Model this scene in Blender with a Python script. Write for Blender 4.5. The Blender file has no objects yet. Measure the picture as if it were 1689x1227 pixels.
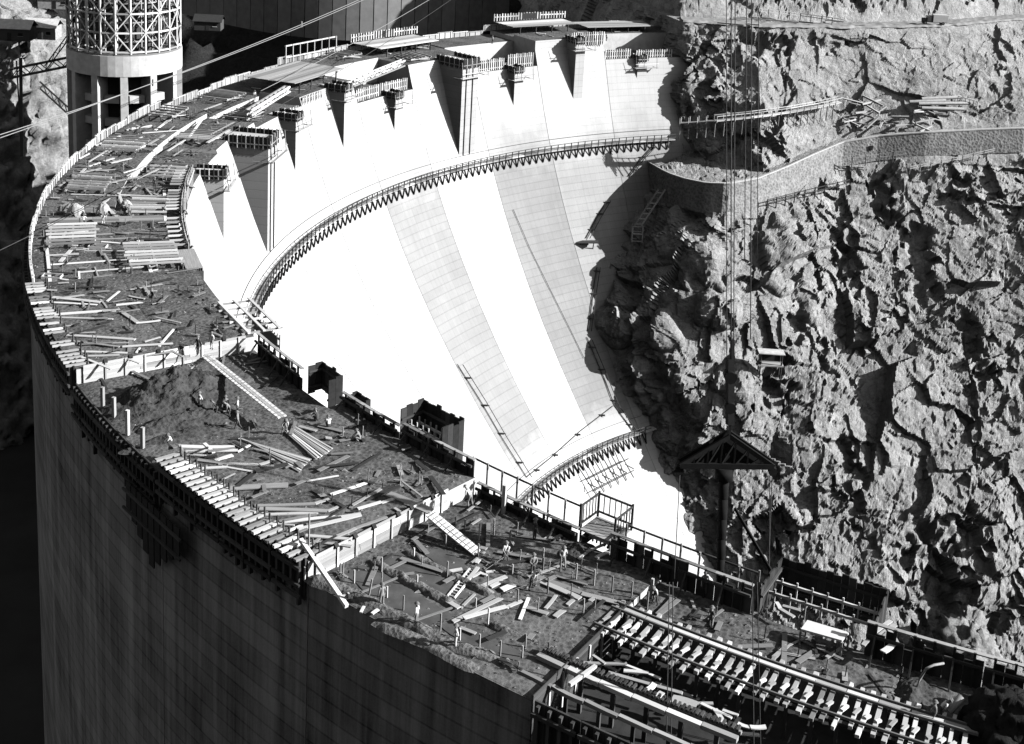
import bpy, bmesh, math, random
import numpy as np
from mathutils import Vector, Matrix

random.seed(7)
S = bpy.context.scene
COL = S.collection

# ------------------------------------------------------------------ camera
# world: arch centre of the dam at the origin, z = 0 at the crest, metres
CAM = Vector((0.0, -222.297, 57.754))
YAW, PITCH, ROLL, FPX, SHY = -0.395314, 0.229243, 0.052316, 2203.443, -432.338
IW, IH = 1689.0, 1227.0
_f = Vector((math.sin(YAW)*math.cos(PITCH), math.cos(YAW)*math.cos(PITCH), -math.sin(PITCH)))
_r = Vector((math.cos(YAW), -math.sin(YAW), 0))
_u = _r.cross(_f)
CR = _r*math.cos(ROLL) + _u*math.sin(ROLL)
CU = -_r*math.sin(ROLL) + _u*math.cos(ROLL)
CF = _f
cd = bpy.data.cameras.new("camera")
cam = bpy.data.objects.new("camera", cd); COL.objects.link(cam)
cam.matrix_world = Matrix(((CR.x, CU.x, -CF.x, CAM.x), (CR.y, CU.y, -CF.y, CAM.y), (CR.z, CU.z, -CF.z, CAM.z), (0, 0, 0, 1)))
cd.sensor_width = 36; cd.sensor_fit = 'HORIZONTAL'
cd.lens = FPX/IW*36.0
cd.shift_y = SHY/IW
cd.clip_start = 0.5; cd.clip_end = 6000
S.camera = cam

# ------------------------------------------------------------------ sky, sun, exposure
E1 = Vector((0.923, 0.385, 0)).normalized()      # downstream along the canyon
E2 = Vector((-0.385, 0.923, 0)).normalized()     # across the canyon
SUN = (E1*0.86 - E2*0.16 + Vector((0, 0, 0.47))).normalized()
w = bpy.data.worlds.new("World"); S.world = w; w.use_nodes = True
nt = w.node_tree; nt.nodes.clear()
sky = nt.nodes.new('ShaderNodeTexSky'); sky.sky_type = 'NISHITA'; sky.sun_disc = False
sky.sun_elevation = math.asin(SUN.z)
sky.sun_rotation = math.atan2(SUN.x, SUN.y)
bw = nt.nodes.new('ShaderNodeRGBToBW')           # black and white film
bg = nt.nodes.new('ShaderNodeBackground'); bg.inputs[1].default_value = 0.06
wo = nt.nodes.new('ShaderNodeOutputWorld')
nt.links.new(sky.outputs[0], bw.inputs[0]); nt.links.new(bw.outputs[0], bg.inputs[0]); nt.links.new(bg.outputs[0], wo.inputs[0])
sl = bpy.data.lights.new("sun", 'SUN'); sl.energy = 4.6; sl.angle = math.radians(0.5); sl.color = (1, 1, 1)
so = bpy.data.objects.new("sun", sl); COL.objects.link(so)
so.rotation_euler = SUN.to_track_quat('Z', 'Y').to_euler(); so.location = SUN*300
S.view_settings.view_transform = 'Standard'; S.view_settings.look = 'None'
S.view_settings.gamma = 1; S.view_settings.use_curve_mapping = False
S.view_settings.exposure = 0.95
S.render.engine = 'CYCLES'
S.cycles.max_bounces = 4; S.cycles.diffuse_bounces = 0

# ------------------------------------------------------------------ design helpers
def ray(px, py):
    return CF + CR*((px-IW/2)/FPX) - CU*((py-SHY-IH/2)/FPX)
def at(px, py, z=0.0):
    """point of the horizontal level z that the design drawing shows at (px,py)"""
    d = ray(px, py); t = (z-CAM.z)/d.z
    return CAM + d*t
def atd(px, py, D):
    return CAM + ray(px, py)*D
def pol(th, r, z):
    a = math.radians(th); return Vector((r*math.cos(a), r*math.sin(a), z))
def theta(P): return math.degrees(math.atan2(P.y, P.x)) % 360
def ez(a, b, z): return E1*a + E2*b + Vector((0, 0, z))
RO, RI = 152.4, 134.0
def rface(z):
    if z > 0: return RI
    m = min(-z, 85)
    return RI + .34*z - .004*max(m-10, 0)**2 - max(-z-85, 0)*.6
def atface(px, py):
    d = ray(px, py); prev = None; t = 60.0
    while t < 600:
        P = CAM + d*t; g = math.hypot(P.x, P.y) - rface(P.z)
        if prev is not None and prev < 0 <= g and P.z < 1: return P
        prev = g; t += .1
    return P
Z = {'I1': (0, 0, 3.835), 'I2': (400, 0, 3.835), 'I3': (800, 0, 3.835), 'I4': (1100, 0, 2.789), 'I5': (0, 230, 3.835), 'I6': (30, 480, 3.835),
     'N1': (400, 560, 3.835), 'N2': (230, 700, 3.835), 'N3': (470, 800, 3.835), 'N4': (800, 800, 3.835), 'N5': (840, 960, 3.928), 'N6': (1240, 920, 3.762),
     'N7': (860, 200, 3.409), 'N8': (700, 560, 2.922), 'M1': (960, 520, 2.557), 'P': (0, 0, 1)}
def q(zone, x, y):
    o = Z[zone]; return o[0]+x/o[2], o[1]+y/o[2]
def zat(zone, x, y, z): return at(*q(zone, x, y), z)

# ------------------------------------------------------------------ materials (grey: black and white film)
def new_mat(name):
    m = bpy.data.materials.new(name); m.use_nodes = True
    n = m.node_tree.nodes; l = m.node_tree.links
    return m, n, l, n['Principled BSDF']
def ramp(n, l, src, stops):
    r = n.new('ShaderNodeValToRGB'); e = r.color_ramp.elements
    while len(e) < len(stops): e.new(0.5)
    for i, (p, v) in enumerate(stops):
        e[i].position = p; e[i].color = (v, v, v, 1)
    l.new(src, r.inputs[0]); return r.outputs[0]
def noise(n, l, vec, scale, detail=6, rough=.6):
    t = n.new('ShaderNodeTexNoise'); t.inputs['Scale'].default_value = scale
    t.inputs['Detail'].default_value = detail; t.inputs['Roughness'].default_value = rough
    if vec is not None: l.new(vec, t.inputs['Vector'])
    return t.outputs['Fac']
def math_(n, l, op, a, b=None):
    m = n.new('ShaderNodeMath'); m.operation = op
    for i, v in enumerate((a, b)):
        if v is None: continue
        if isinstance(v, (int, float)): m.inputs[i].default_value = v
        else: l.new(v, m.inputs[i])
    return m.outputs[0]
def bump(n, l, h, bsdf, strength=.5, dist=.1):
    b = n.new('ShaderNodeBump'); b.inputs['Strength'].default_value = strength; b.inputs['Distance'].default_value = dist
    l.new(h, b.inputs['Height']); l.new(b.outputs[0], bsdf.inputs['Normal'])
def simple(name, lo, hi, scale=3, rough=.85, bstr=.0, rnd=.0, bdist=.05, metal=0, coord='pos'):
    m, n, l, b = new_mat(name)
    g = n.new('ShaderNodeNewGeometry')
    f = noise(n, l, g.outputs['Position'], scale)
    if rnd:
        oi = n.new('ShaderNodeObjectInfo')
        f = math_(n, l, 'ADD', math_(n, l, 'MULTIPLY', f, 1-rnd), math_(n, l, 'MULTIPLY', oi.outputs['Random'], rnd))
    c = ramp(n, l, f, [(.25, lo), (.75, hi)])
    l.new(c, b.inputs['Base Color']); b.inputs['Roughness'].default_value = rough
    b.inputs['Specular IOR Level'].default_value = .2; b.inputs['Metallic'].default_value = metal
    if bstr: bump(n, l, noise(n, l, g.outputs['Position'], scale*3, 8, .7), b, bstr, bdist)
    return m
def dam_mat(name, lo, hi, up, fresh=0):
    m, n, l, b = new_mat(name)
    g = n.new('ShaderNodeNewGeometry'); sp = n.new('ShaderNodeSeparateXYZ'); l.new(g.outputs['Position'], sp.inputs[0])
    th = math_(n, l, 'MULTIPLY', math_(n, l, 'ARCTAN2', math_(n, l, 'MULTIPLY', sp.outputs[1], -1), math_(n, l, 'MULTIPLY', sp.outputs[0], -1)), 140)
    def vec(a, c):
        k = n.new('ShaderNodeCombineXYZ')
        l.new(math_(n, l, 'MULTIPLY', th, a), k.inputs[0]); l.new(math_(n, l, 'MULTIPLY', sp.outputs[2], c), k.inputs[1]); return k.outputs[0]
    streak = noise(n, l, vec(1.1, .035), 1.0, 5, .65)        # water streaks down the face
    streak2 = noise(n, l, vec(.35, .03), 1.0, 4, .6)
    cloud = noise(n, l, g.outputs['Position'], .12, 6, .65)
    fine = noise(n, l, g.outputs['Position'], 6, 4, .7)
    # each 1.52 m lift was poured on a different day: its own tone, with a line at the lift joint
    lift = math_(n, l, 'DIVIDE', sp.outputs[2], 1.524)
    fl = math_(n, l, 'FLOOR', lift); fr = math_(n, l, 'FRACT', lift)
    pan = math_(n, l, 'FLOOR', math_(n, l, 'DIVIDE', th, 10.2))
    kk = n.new('ShaderNodeCombineXYZ'); l.new(fl, kk.inputs[0]); l.new(pan, kk.inputs[1])
    wn = n.new('ShaderNodeTexWhiteNoise'); wn.noise_dimensions = '2D'; l.new(kk.outputs[0], wn.inputs['Vector'])
    line = math_(n, l, 'LESS_THAN', math_(n, l, 'ABSOLUTE', math_(n, l, 'SUBTRACT', fr, .5)), .44)
    # vertical board marks of the form panels
    pf = math_(n, l, 'FRACT', math_(n, l, 'DIVIDE', th, 1.6))
    vline = math_(n, l, 'LESS_THAN', math_(n, l, 'ABSOLUTE', math_(n, l, 'SUBTRACT', pf, .5)), .465)
    oi = n.new('ShaderNodeObjectInfo')
    if up:
        parts = [(streak, .5), (streak2, .36), (cloud, .3), (wn.outputs['Value'], .09), (fine, .14), (line, .07), (oi.outputs['Random'], .08)]
    else:
        parts = [(streak, .16), (streak2, .1), (cloud, .3), (wn.outputs['Value'], .05), (fine, .2), (line, .09), (vline, .06), (oi.outputs['Random'], .22)]
    tot = None
    for s, wgt in parts:
        s = math_(n, l, 'MULTIPLY', s, wgt); tot = s if tot is None else math_(n, l, 'ADD', tot, s)
    mid = sum(wg for s, wg in parts)*(.52 if up else .58)
    c = ramp(n, l, math_(n, l, 'ADD', tot, .5-mid), [(.3, lo), (.5, (lo+hi)/2), (.68, hi)])
    if fresh:      # the newest lifts, above the catwalk, are still pale
        zz = math_(n, l, 'ADD', sp.outputs[2], math_(n, l, 'MULTIPLY', cloud, 14))
        mr = n.new('ShaderNodeMapRange'); mr.inputs[1].default_value = -20; mr.inputs[2].default_value = -8; mr.inputs[3].default_value = 0; mr.inputs[4].default_value = fresh
        l.new(zz, mr.inputs[0])
        m2 = n.new('ShaderNodeMapRange'); m2.inputs[1].default_value = -66; m2.inputs[2].default_value = -71; m2.inputs[3].default_value = 0; m2.inputs[4].default_value = fresh*1.3
        l.new(zz, m2.inputs[0])      # paler below the low catwalk
        mrs = math_(n, l, 'ADD', mr.outputs[0], m2.outputs[0])
        ad = n.new('ShaderNodeMixRGB'); ad.blend_type = 'ADD'; ad.inputs[0].default_value = 1; l.new(c, ad.inputs[1]); l.new(mrs, ad.inputs[2]); c = ad.outputs[0]
    l.new(c, b.inputs['Base Color']); b.inputs['Roughness'].default_value = .9; b.inputs['Specular IOR Level'].default_value = .15
    h = math_(n, l, 'ADD', math_(n, l, 'MULTIPLY', fine, .25), math_(n, l, 'ADD', math_(n, l, 'MULTIPLY', line, .4), math_(n, l, 'MULTIPLY', vline, .25)))
    bump(n, l, h, b, .5, .08)
    return m
def rock_mat(name, lo, hi):
    m, n, l, b = new_mat(name)
    g = n.new('ShaderNodeNewGeometry')
    a = noise(n, l, g.outputs['Position'], .09, 5, .6); c2 = noise(n, l, g.outputs['Position'], 1.1, 8, .78)
    v = n.new('ShaderNodeTexVoronoi'); v.feature = 'DISTANCE_TO_EDGE'; v.inputs['Scale'].default_value = .55
    wv = n.new('ShaderNodeVectorMath'); wv.operation = 'ADD'
    nz = n.new('ShaderNodeTexNoise'); nz.inputs['Scale'].default_value = .6; nz.inputs['Detail'].default_value = 5
    l.new(g.outputs['Position'], nz.inputs['Vector']); l.new(g.outputs['Position'], wv.inputs[0])
    sc = n.new('ShaderNodeVectorMath'); sc.operation = 'SCALE'; sc.inputs['Scale'].default_value = 2.6
    l.new(nz.outputs['Color'], sc.inputs[0]); l.new(sc.outputs[0], wv.inputs[1]); l.new(wv.outputs[0], v.inputs['Vector'])
    crack = math_(n, l, 'MINIMUM', math_(n, l, 'MULTIPLY', v.outputs['Distance'], 9), 1)
    stain = noise(n, l, g.outputs['Position'], .3, 7, .7)
    f = math_(n, l, 'ADD', math_(n, l, 'ADD', math_(n, l, 'MULTIPLY', a, .25), math_(n, l, 'MULTIPLY', stain, .35)), math_(n, l, 'ADD', math_(n, l, 'MULTIPLY', c2, .32), math_(n, l, 'MULTIPLY', crack, .05)))
    c = ramp(n, l, f, [(.36, lo), (.54, (lo+hi)*.5), (.66, hi)])
    l.new(c, b.inputs['Base Color']); b.inputs['Roughness'].default_value = .95; b.inputs['Specular IOR Level'].default_value = .1
    h = math_(n, l, 'ADD', math_(n, l, 'MULTIPLY', c2, 1.0), math_(n, l, 'MULTIPLY', crack, .04))
    bump(n, l, h, b, 1.0, .6)
    return m
def wood_mat(name, lo, hi, rnd=.55):
    m, n, l, b = new_mat(name)
    tc = n.new('ShaderNodeTexCoord'); oi = n.new('ShaderNodeObjectInfo')
    mp = n.new('ShaderNodeMapping'); mp.inputs['Scale'].default_value = (1.5, 9, 9); l.new(tc.outputs['Object'], mp.inputs[0])
    f = noise(n, l, mp.outputs[0], 1.6, 5, .65)
    f = math_(n, l, 'ADD', math_(n, l, 'MULTIPLY', f, 1-rnd), math_(n, l, 'MULTIPLY', oi.outputs['Random'], rnd))
    c = ramp(n, l, f, [(.2, lo), (.8, hi)])
    l.new(c, b.inputs['Base Color']); b.inputs['Roughness'].default_value = .8; b.inputs['Specular IOR Level'].default_value = .2
    bump(n, l, f, b, .4, .02)
    return m
def gravel_mat(name, lo, hi, scale, patch=.35, bd=.22):
    m, n, l, b = new_mat(name)
    g = n.new('ShaderNodeNewGeometry')
    v = n.new('ShaderNodeTexVoronoi'); v.inputs['Scale'].default_value = scale; l.new(g.outputs['Position'], v.inputs['Vector'])
    a = noise(n, l, g.outputs['Position'], patch, 7, .7); f2 = noise(n, l, g.outputs['Position'], scale*1.5, 5, .7)
    f = math_(n, l, 'ADD', math_(n, l, 'MULTIPLY', a, .55), math_(n, l, 'ADD', math_(n, l, 'MULTIPLY', f2, .3), math_(n, l, 'MULTIPLY', v.outputs['Distance'], .25)))
    c = ramp(n, l, f, [(.36, lo), (.66, hi)])
    l.new(c, b.inputs['Base Color']); b.inputs['Roughness'].default_value = .95; b.inputs['Specular IOR Level'].default_value = .15
    bump(n, l, math_(n, l, 'ADD', v.outputs['Distance'], f2), b, .6, bd)
    return m
M = dict(
    face=dam_mat('sunlit_face_concrete', .36, .6, False), upface=dam_mat('streaked_upstream_concrete', .04, .38, True), facegray=dam_mat('older_face_concrete', .21, .38, False, .18),
    top=gravel_mat('green_concrete_top', .02, .15, 2.6, .16, .1), pitshade=simple('pit_shade_concrete', .02, .05, .8, .8, .3), smooth=simple('wet_concrete', .05, .12, .6, .7, .3, 0, .03), gravel=gravel_mat('gravel', .015, .08, 2.6), gravel2=gravel_mat('light_gravel', .06, .2, 3.5),
    rock=rock_mat('canyon_rock', .16, .58), farrock=rock_mat('shade_coloured_rock', .02, .07), shadeconc=simple('shade_toned_concrete', .12, .22, .5, .9, .2, .3), road=simple('dirt_road', .18, .32, .6, .95, .5),  # far rock and wall concrete: darker copies with shade in their colour
    floor=simple('shade_floor', .03, .06, .05, .95), wood=wood_mat('new_lumber', .24, .8), grey=wood_mat('weathered_lumber', .16, .42), dark=wood_mat('oil_and_shade_lumber', .03, .09),
    steel=simple('steel', .03, .07, 3, .6, 0, .3), rail=simple('rail_steel', .12, .2, 3, .5), pipe=simple('light_pipe', .3, .5, 2, .5),
    rope=simple('rope', .04, .08, 4, .9), palerope=simple('pale_cable', .2, .32, 4, .7), stone=gravel_mat('rubble_masonry', .10, .34, 1.6), coping=simple('stone_coping', .4, .6, 2, .9, .3),
    tower=simple('tower_concrete', .4, .62, .7, .9, .2), canvas=simple('canvas', .25, .5, 2, .9), tin=simple('tin_roof', .4, .7, 1, .5), rigshade=simple('rig_shade_steel', .004, .012, 2, .9), black=simple('tarred_board', .015, .04, 2, .8, 0, .3),
    skin=simple('skin', .22, .3, 5, .6), white=simple('white_cotton', .6, .75, 8, .9), blue=simple('dark_denim', .05, .1, 8, .9), mid=simple('khaki_cloth', .2, .3, 8, .9), hat=simple('hard_hat', .1, .2, 5, .5), glass=simple('dark_glass', .02, .03, 2, .1),
    paint=simple('truck_paint', .5, .6, 2, .4), rubber=simple('rubber', .02, .03, 4, .8))

# ------------------------------------------------------------------ object helpers
def link(o, parent=None):
    COL.objects.link(o)
    if parent is not None: o.parent = parent
    return o
def tag(o, label, cat, group=None):
    o['label'] = label; o['category'] = cat
    if group: o['group'] = group
    return o
def struct(o): o['kind'] = 'structure'; return o
def thing(name, loc, label, cat, group=None):
    o = bpy.data.objects.new(name, None); o.location = loc; o.empty_display_size = .2; COL.objects.link(o)
    return tag(o, label, cat, group)
def mesh_obj(name, verts, faces, mat, parent=None, smooth=False, mats=None, fm=None):
    me = bpy.data.meshes.new(name); me.from_pydata([tuple(v) for v in verts], [], faces)
    for k in (mats or [mat]): me.materials.append(k)
    if fm: me.polygons.foreach_set('material_index', fm)
    if smooth: me.polygons.foreach_set('use_smooth', [True]*len(me.polygons))
    me.update()
    o = bpy.data.objects.new(name, me); link(o)
    if parent is not None: adopt(o, parent)
    return o
PINV = {}
def adopt(o, parent):
    """parent with the child's world transform kept (parents are built unrotated or via matrix_basis chains)"""
    o.parent = parent
    o.matrix_parent_inverse = world_of(parent).inverted()
    return o
WORLD = {}
def world_of(o):
    if o.name in WORLD: return WORLD[o.name]
    if o.type == 'EMPTY': return Matrix.Translation(o.location)
    return Matrix.Identity(4)
# unit box variants: slightly warped boards shared by every plank and beam
UNIT = {}
def unit(kind, mat):
    k = (kind, mat.name)
    if k in UNIT: return UNIT[k]
    rng = random.Random(hash(kind) % 1000 if not kind.startswith('board') else int(kind[5:])*31)
    v = []; f = []
    if kind == 'box':
        xs = [-.5, .5]; j = 0
    elif kind == 'tube':
        n = 8
        for x in (-.5, .5):
            for i in range(n): a = 2*math.pi*i/n; v.append((x, .5*math.cos(a), .5*math.sin(a)))
        f = [(i, (i+1) % n, n+(i+1) % n, n+i) for i in range(n)] + [tuple(range(n-1, -1, -1)), tuple(range(n, 2*n))]
    else:
        xs = [-.5, -.25, 0, .25, .5]; j = 1
    if kind != 'tube':
        bend = rng.uniform(-.5, .5)*j; sag = rng.uniform(-.7, .2)*j; tw = rng.uniform(-.12, .12)*j
        for i, x in enumerate(xs):
            t = 1-(2*x)**2
            for (y, z_) in ((-.5, -.5), (.5, -.5), (.5, .5), (-.5, .5)):
                c, s_ = math.cos(tw*x), math.sin(tw*x)
                v.append((x + (rng.uniform(-.006, .006)*j if abs(x) == .5 else 0), y*c-z_*s_*.3 + bend*t*.25, z_*c + sag*t*.3))
        m = len(xs)
        for i in range(m-1):
            for a in range(4):
                b_ = (a+1) % 4; f.append((i*4+a, i*4+b_, i*4+4+b_, i*4+4+a))
        f += [(3, 2, 1, 0), ((m-1)*4, (m-1)*4+1, (m-1)*4+2, (m-1)*4+3)]
    me = bpy.data.meshes.new(kind+'_'+mat.name); me.from_pydata(v, [], f); me.materials.append(mat)
    bm = bmesh.new(); bm.from_mesh(me); bmesh.ops.recalc_face_normals(bm, faces=bm.faces); bm.to_mesh(me); bm.free()
    if kind == 'tube':
        for p in me.polygons: p.use_smooth = len(p.vertices) == 4
    UNIT[k] = me; return me
def frame(a, b, up):
    x = (b-a); L = x.length; x = x/L if L > 1e-9 else Vector((1, 0, 0))
    up = Vector(up)
    if abs(x.dot(up)) > .985: up = Vector((1, 0, 0)) if abs(x.x) < .9 else Vector((0, 1, 0))
    y = up.cross(x).normalized(); z = x.cross(y)
    return x, y, z, L
def beam(name, a, b, wd, ht, mat, parent=None, up=(0, 0, 1), kind='box'):
    a = Vector(a); b = Vector(b)
    x, y, z, L = frame(a, b, up); c = (a+b)/2
    o = bpy.data.objects.new(name, unit(kind, mat))
    mt = Matrix(((x.x*L, y.x*wd, z.x*ht, c.x), (x.y*L, y.y*wd, z.y*ht, c.y), (x.z*L, y.z*wd, z.z*ht, c.z), (0, 0, 0, 1)))
    link(o)
    if parent is not None: adopt(o, parent)
    o.matrix_basis = mt; WORLD[o.name] = mt
    return o
def bx(vs, fs, a, b, wd, ht, up=(0, 0, 1)):
    """box between a and b appended to vertex / face lists"""
    a = Vector(a); b = Vector(b)
    x, y, z, L = frame(a, b, up); k = len(vs)
    for p in (a, b):
        for (s, t) in ((-.5, -.5), (.5, -.5), (.5, .5), (-.5, .5)): vs.append(p + y*wd*s + z*ht*t)
    fs += [(k+3, k+2, k+1, k), (k+4, k+5, k+6, k+7)] + [(k+i, k+(i+1) % 4, k+4+(i+1) % 4, k+4+i) for i in range(4)]
def tubepath(name, pts, r, mat, parent=None, n=6):
    vs = []; fs = []
    pts = [Vector(p) for p in pts]
    for i, p in enumerate(pts):
        d = (pts[min(i+1, len(pts)-1)]-pts[max(i-1, 0)])
        x, y, z, L = frame(Vector((0, 0, 0)), d, (0, 0, 1))
        for k in range(n):
            a = 2*math.pi*k/n; vs.append(p + y*math.cos(a)*r + z*math.sin(a)*r)
    for i in range(len(pts)-1):
        for k in range(n): fs.append((i*n+k, i*n+(k+1) % n, (i+1)*n+(k+1) % n, (i+1)*n+k))
    fs.append(tuple(range(n-1, -1, -1))); fs.append(tuple(range((len(pts)-1)*n, len(pts)*n)))
    return mesh_obj(name, vs, fs, mat, parent, True)
def sagline(a, b, sag, n=16):
    a = Vector(a); b = Vector(b)
    return [a.lerp(b, i/n) - Vector((0, 0, sag*4*(i/n)*(1-i/n))) for i in range(n+1)]

# ------------------------------------------------------------------ numpy noise for rock
_rs = np.random.RandomState(11)
_G = _rs.normal(size=(4096, 3)); _G /= np.linalg.norm(_G, axis=1)[:, None]
_PR = _rs.rand(4096, 4)
def _h(i, j, k): return ((i*73856093) ^ (j*19349663) ^ (k*83492791)) & 4095
def perlin(P):
    i = np.floor(P).astype(np.int64); f = P-i; u = f*f*f*(f*(f*6-15)+10); out = 0
    for a in (0, 1):
        for b in (0, 1):
            for c in (0, 1):
                g = _G[_h(i[:, 0]+a, i[:, 1]+b, i[:, 2]+c)]
                d = (g*(f-np.array([a, b, c]))).sum(1)
                out = out + d*(u[:, 0] if a else 1-u[:, 0])*(u[:, 1] if b else 1-u[:, 1])*(u[:, 2] if c else 1-u[:, 2])
    return out*1.6
def fbm(P, o=4, ridged=False):
    s = 0; a = 1; t = 0
    for k in range(o):
        n = perlin(P*2**k + 17.3*k)
        s = s + a*(1-2*np.abs(n) if ridged else n); t += a; a *= .5
    return s/t
def facets(P, tilt=1.0):
    """broken rock: every cell of a jittered lattice is its own tilted plane"""
    i0 = np.floor(P).astype(np.int64); best = np.full(len(P), 1e9); val = np.zeros(len(P)); sec = np.full(len(P), 1e9)
    for a in (-1, 0, 1):
        for b in (-1, 0, 1):
            for c in (-1, 0, 1):
                h = _h(i0[:, 0]+a, i0[:, 1]+b, i0[:, 2]+c)
                q_ = i0 + np.array([a, b, c]) + _PR[h][:, :3]
                d = P-q_; dd = (d*d).sum(1); v = (d*_G[h]).sum(1)*tilt + (_PR[h][:, 3]-.5)
                m = dd < best
                sec = np.where(m, best, np.minimum(sec, dd)); best = np.where(m, dd, best); val = np.where(m, v, val)
    return val, np.sqrt(best)
def grid_mesh(name, P, nu, nv, mat, parent=None, smooth=True, attr=None):
    me = bpy.data.meshes.new(name)
    i = np.arange((nu-1)*(nv-1)); a = (i//(nv-1))*nv + i % (nv-1)
    F = np.stack([a, a+1, a+nv+1, a+nv], 1)
    me.vertices.add(len(P)); me.vertices.foreach_set('co', P.astype(np.float32).ravel())
    me.loops.add(F.size); me.loops.foreach_set('vertex_index', F.astype(np.int32).ravel())
    me.polygons.add(len(F)); me.polygons.foreach_set('loop_start', np.arange(0, F.size, 4, dtype=np.int32))
    me.polygons.foreach_set('use_smooth', np.full(len(F), smooth))
    me.materials.append(mat); me.update(calc_edges=True); me.validate()
    o = bpy.data.objects.new(name, me); link(o)
    if parent is not None: adopt(o, parent)
    return o
# ================================================================== THE SETTING: canyon
def sst(a, b, x):
    t = np.clip((x-a)/(b-a), 0, 1); return t*t*(3-2*t)
WALLPX = [(1068, 268, -27.7), (1100, 286, -27.3), (1130, 296, -27), (1165, 303, -26.5), (1200, 304, -26), (1250, 295, -25.5), (1300, 275, -24), (1345, 254, -22.3), (1390, 235, -20.5), (1450, 225, -18.8), (1530, 219, -17), (1610, 215, -16), (1689, 212, -15)]
WALL = []
for (x_, y_, z_) in WALLPX:
    P = at(x_, y_, z_); WALL.append((P.dot(E1), P.dot(E2), z_))
WALL.append((75, WALL[-1][1]+6, -14))
wa = np.array(WALL)
ROAD = []
for (x_, y_, z_) in [(1100, 34, 5.5), (1250, 44, 5), (1400, 46, 5), (1550, 44, 5.5), (1689, 32, 6.5)]:
    P = at(x_, y_, z_); ROAD.append((P.dot(E1), P.dot(E2), z_))
ra = np.array(ROAD)
WH = 6.0
def canyon_wall():
    nu = 470; E = np.linspace(-92, 78, nu)
    wz = np.interp(E, wa[:, 0], wa[:, 2]); we = np.interp(E, wa[:, 0], wa[:, 1])
    we = we + np.clip(-52-E, 0, None)*.25
    re = np.interp(E, ra[:, 0], ra[:, 1]); rz = np.interp(E, ra[:, 0], ra[:, 2])
    flank = np.clip(-44-E, 0, None)
    wh = np.interp(E, [-50, -30, -5, 20], [5, 6, 4.6, 4.4])
    k1 = np.interp(E, [-62, -40, -20, 40], [82, 84, 82, 88])
    keys = [(-4+0*E, -172+0*E, 170), (np.interp(E, [-44, -20], [58, 48]), -102+0*E, 130), (k1, -60+0*E, 140), (we-.4, wz-wh-1.2, 6), (we+.2, wz-wh-.4, 6), (we+.75, wz-.5, 14), (np.maximum(we+5, np.interp(E, [-52, -40, -26, -18], [121, 115, 103, 80]))+flank*1.2, wz-.45, 110), (re+flank*3, rz-.1, 14), (re+8+flank*3, rz, 130), (re+78+flank*3, rz+100, 0)]
    e2c = []; zc = []; mk = []
    mvals = [1, 1, 1, .35, .1, .12, .35, .12, .15, 1]
    for k in range(len(keys)-1):
        n = keys[k][2]
        for j in range(n):
            t = j/n
            e2c.append(keys[k][0]*(1-t)+keys[k+1][0]*t); zc.append(keys[k][1]*(1-t)+keys[k+1][1]*t)
            if n > 100: mk.append(max(mvals[k]*(1-t)**6, mvals[k+1]*t**6, min(1, min(t if mvals[k] < 1 else 1, 1-t if mvals[k+1] < 1 else 1)*14)))
            else: mk.append(mvals[k]*(1-t)+mvals[k+1]*t)
    e2c.append(keys[-1][0]); zc.append(keys[-1][1]); mk.append(1)
    e2c = np.array(e2c).T; zc = np.array(zc).T; mk = np.array(mk)[None, :]+0*zc       # nu, nv
    nv = zc.shape[1]; EE = E[:, None]+0*zc
    # a buttress of rock standing out beside the dam; its flank towards the dam turns away from the sun
    A = (9.5-5*sst(-66, -84, zc))*sst(-36, -52, zc)
    st = np.interp(zc, [-125, -102, -92, -80, -70, -59, -48, -36], [-36, -41, -46, -51, -58, -64, -63, -60])
    g = sst(st, st+17, EE)*(1-.85*sst(st+20, st+62, EE))
    e2c = e2c - A*g + 5*sst(-45, -90, zc)*sst(0, 40, EE)
    # talus is smoother than cliff
    talus = ((zc > -24) & (zc < 7) & (EE > -16+zc*.2))
    mk = mk*np.where(talus, .5, 1)
    B = np.stack([EE, e2c, zc], -1)
    du = np.gradient(B, axis=0); dv = np.gradient(B, axis=1); N = np.cross(du, dv); N /= np.linalg.norm(N, axis=-1)[..., None]+1e-9
    N = np.where((N[..., 1] > 0)[..., None], -N, N)
    P = B.reshape(-1, 3); Nf = N.reshape(-1, 3); mf = mk.ravel()
    Wp = P + .9*np.stack([perlin(P/7), perlin(P/7+31), perlin(P/7+77)], 1)
    St = Wp*np.array([1, .9, .85])
    d = 2.6*fbm(P/30, 3) + 1.0*fbm(P/8+5, 4)
    ca, sa = math.cos(.5), math.sin(.5)                   # joint sets lean across the face
    St = np.stack([St[:, 0]*ca+St[:, 2]*sa, St[:, 1], (St[:, 2]*ca-St[:, 0]*sa)], 1)
    f1, c1 = facets(St/15, 1.1); f2, c2 = facets(St/6+9, 1.2); f3, c3 = facets(St/2.4+40, 1.2); f4, c4 = facets(St/1.0+70, 1.2)
    big = sst(-.25, .3, perlin(P/17+50))                  # broken ground alternates with cleaner scaled faces
    d = d + 2.6*f1 + (.75+.6*big)*f2 + (.32+.3*big)*f3 + (.1+.1*big)*f4 + .25*fbm(P/1.6, 3) - .6
    # rounded masses that catch the sun on the shaded flank
    for (x_, y_, z_, r_, am) in [(1015, 520, -58, 4.5, 4), (1045, 610, -68, 5, 4.5), (1020, 480, -53, 3.5, 3), (1060, 660, -73, 4, 4), (1100, 730, -80, 4, 3.5), (1140, 390, -41, 7, 4), (1160, 720, -79, 3, 3), (1090, 520, -58, 4, 3.5), (1165, 470, -52, 5, 3), (1130, 880, -95, 3.5, 3), (1215, 620, -66, 5, 3), (1290, 400, -42, 8, 3.5), (1340, 470, -50, 6, 3)]:
        e_ = at(x_, y_, z_).dot(E1)
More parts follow.
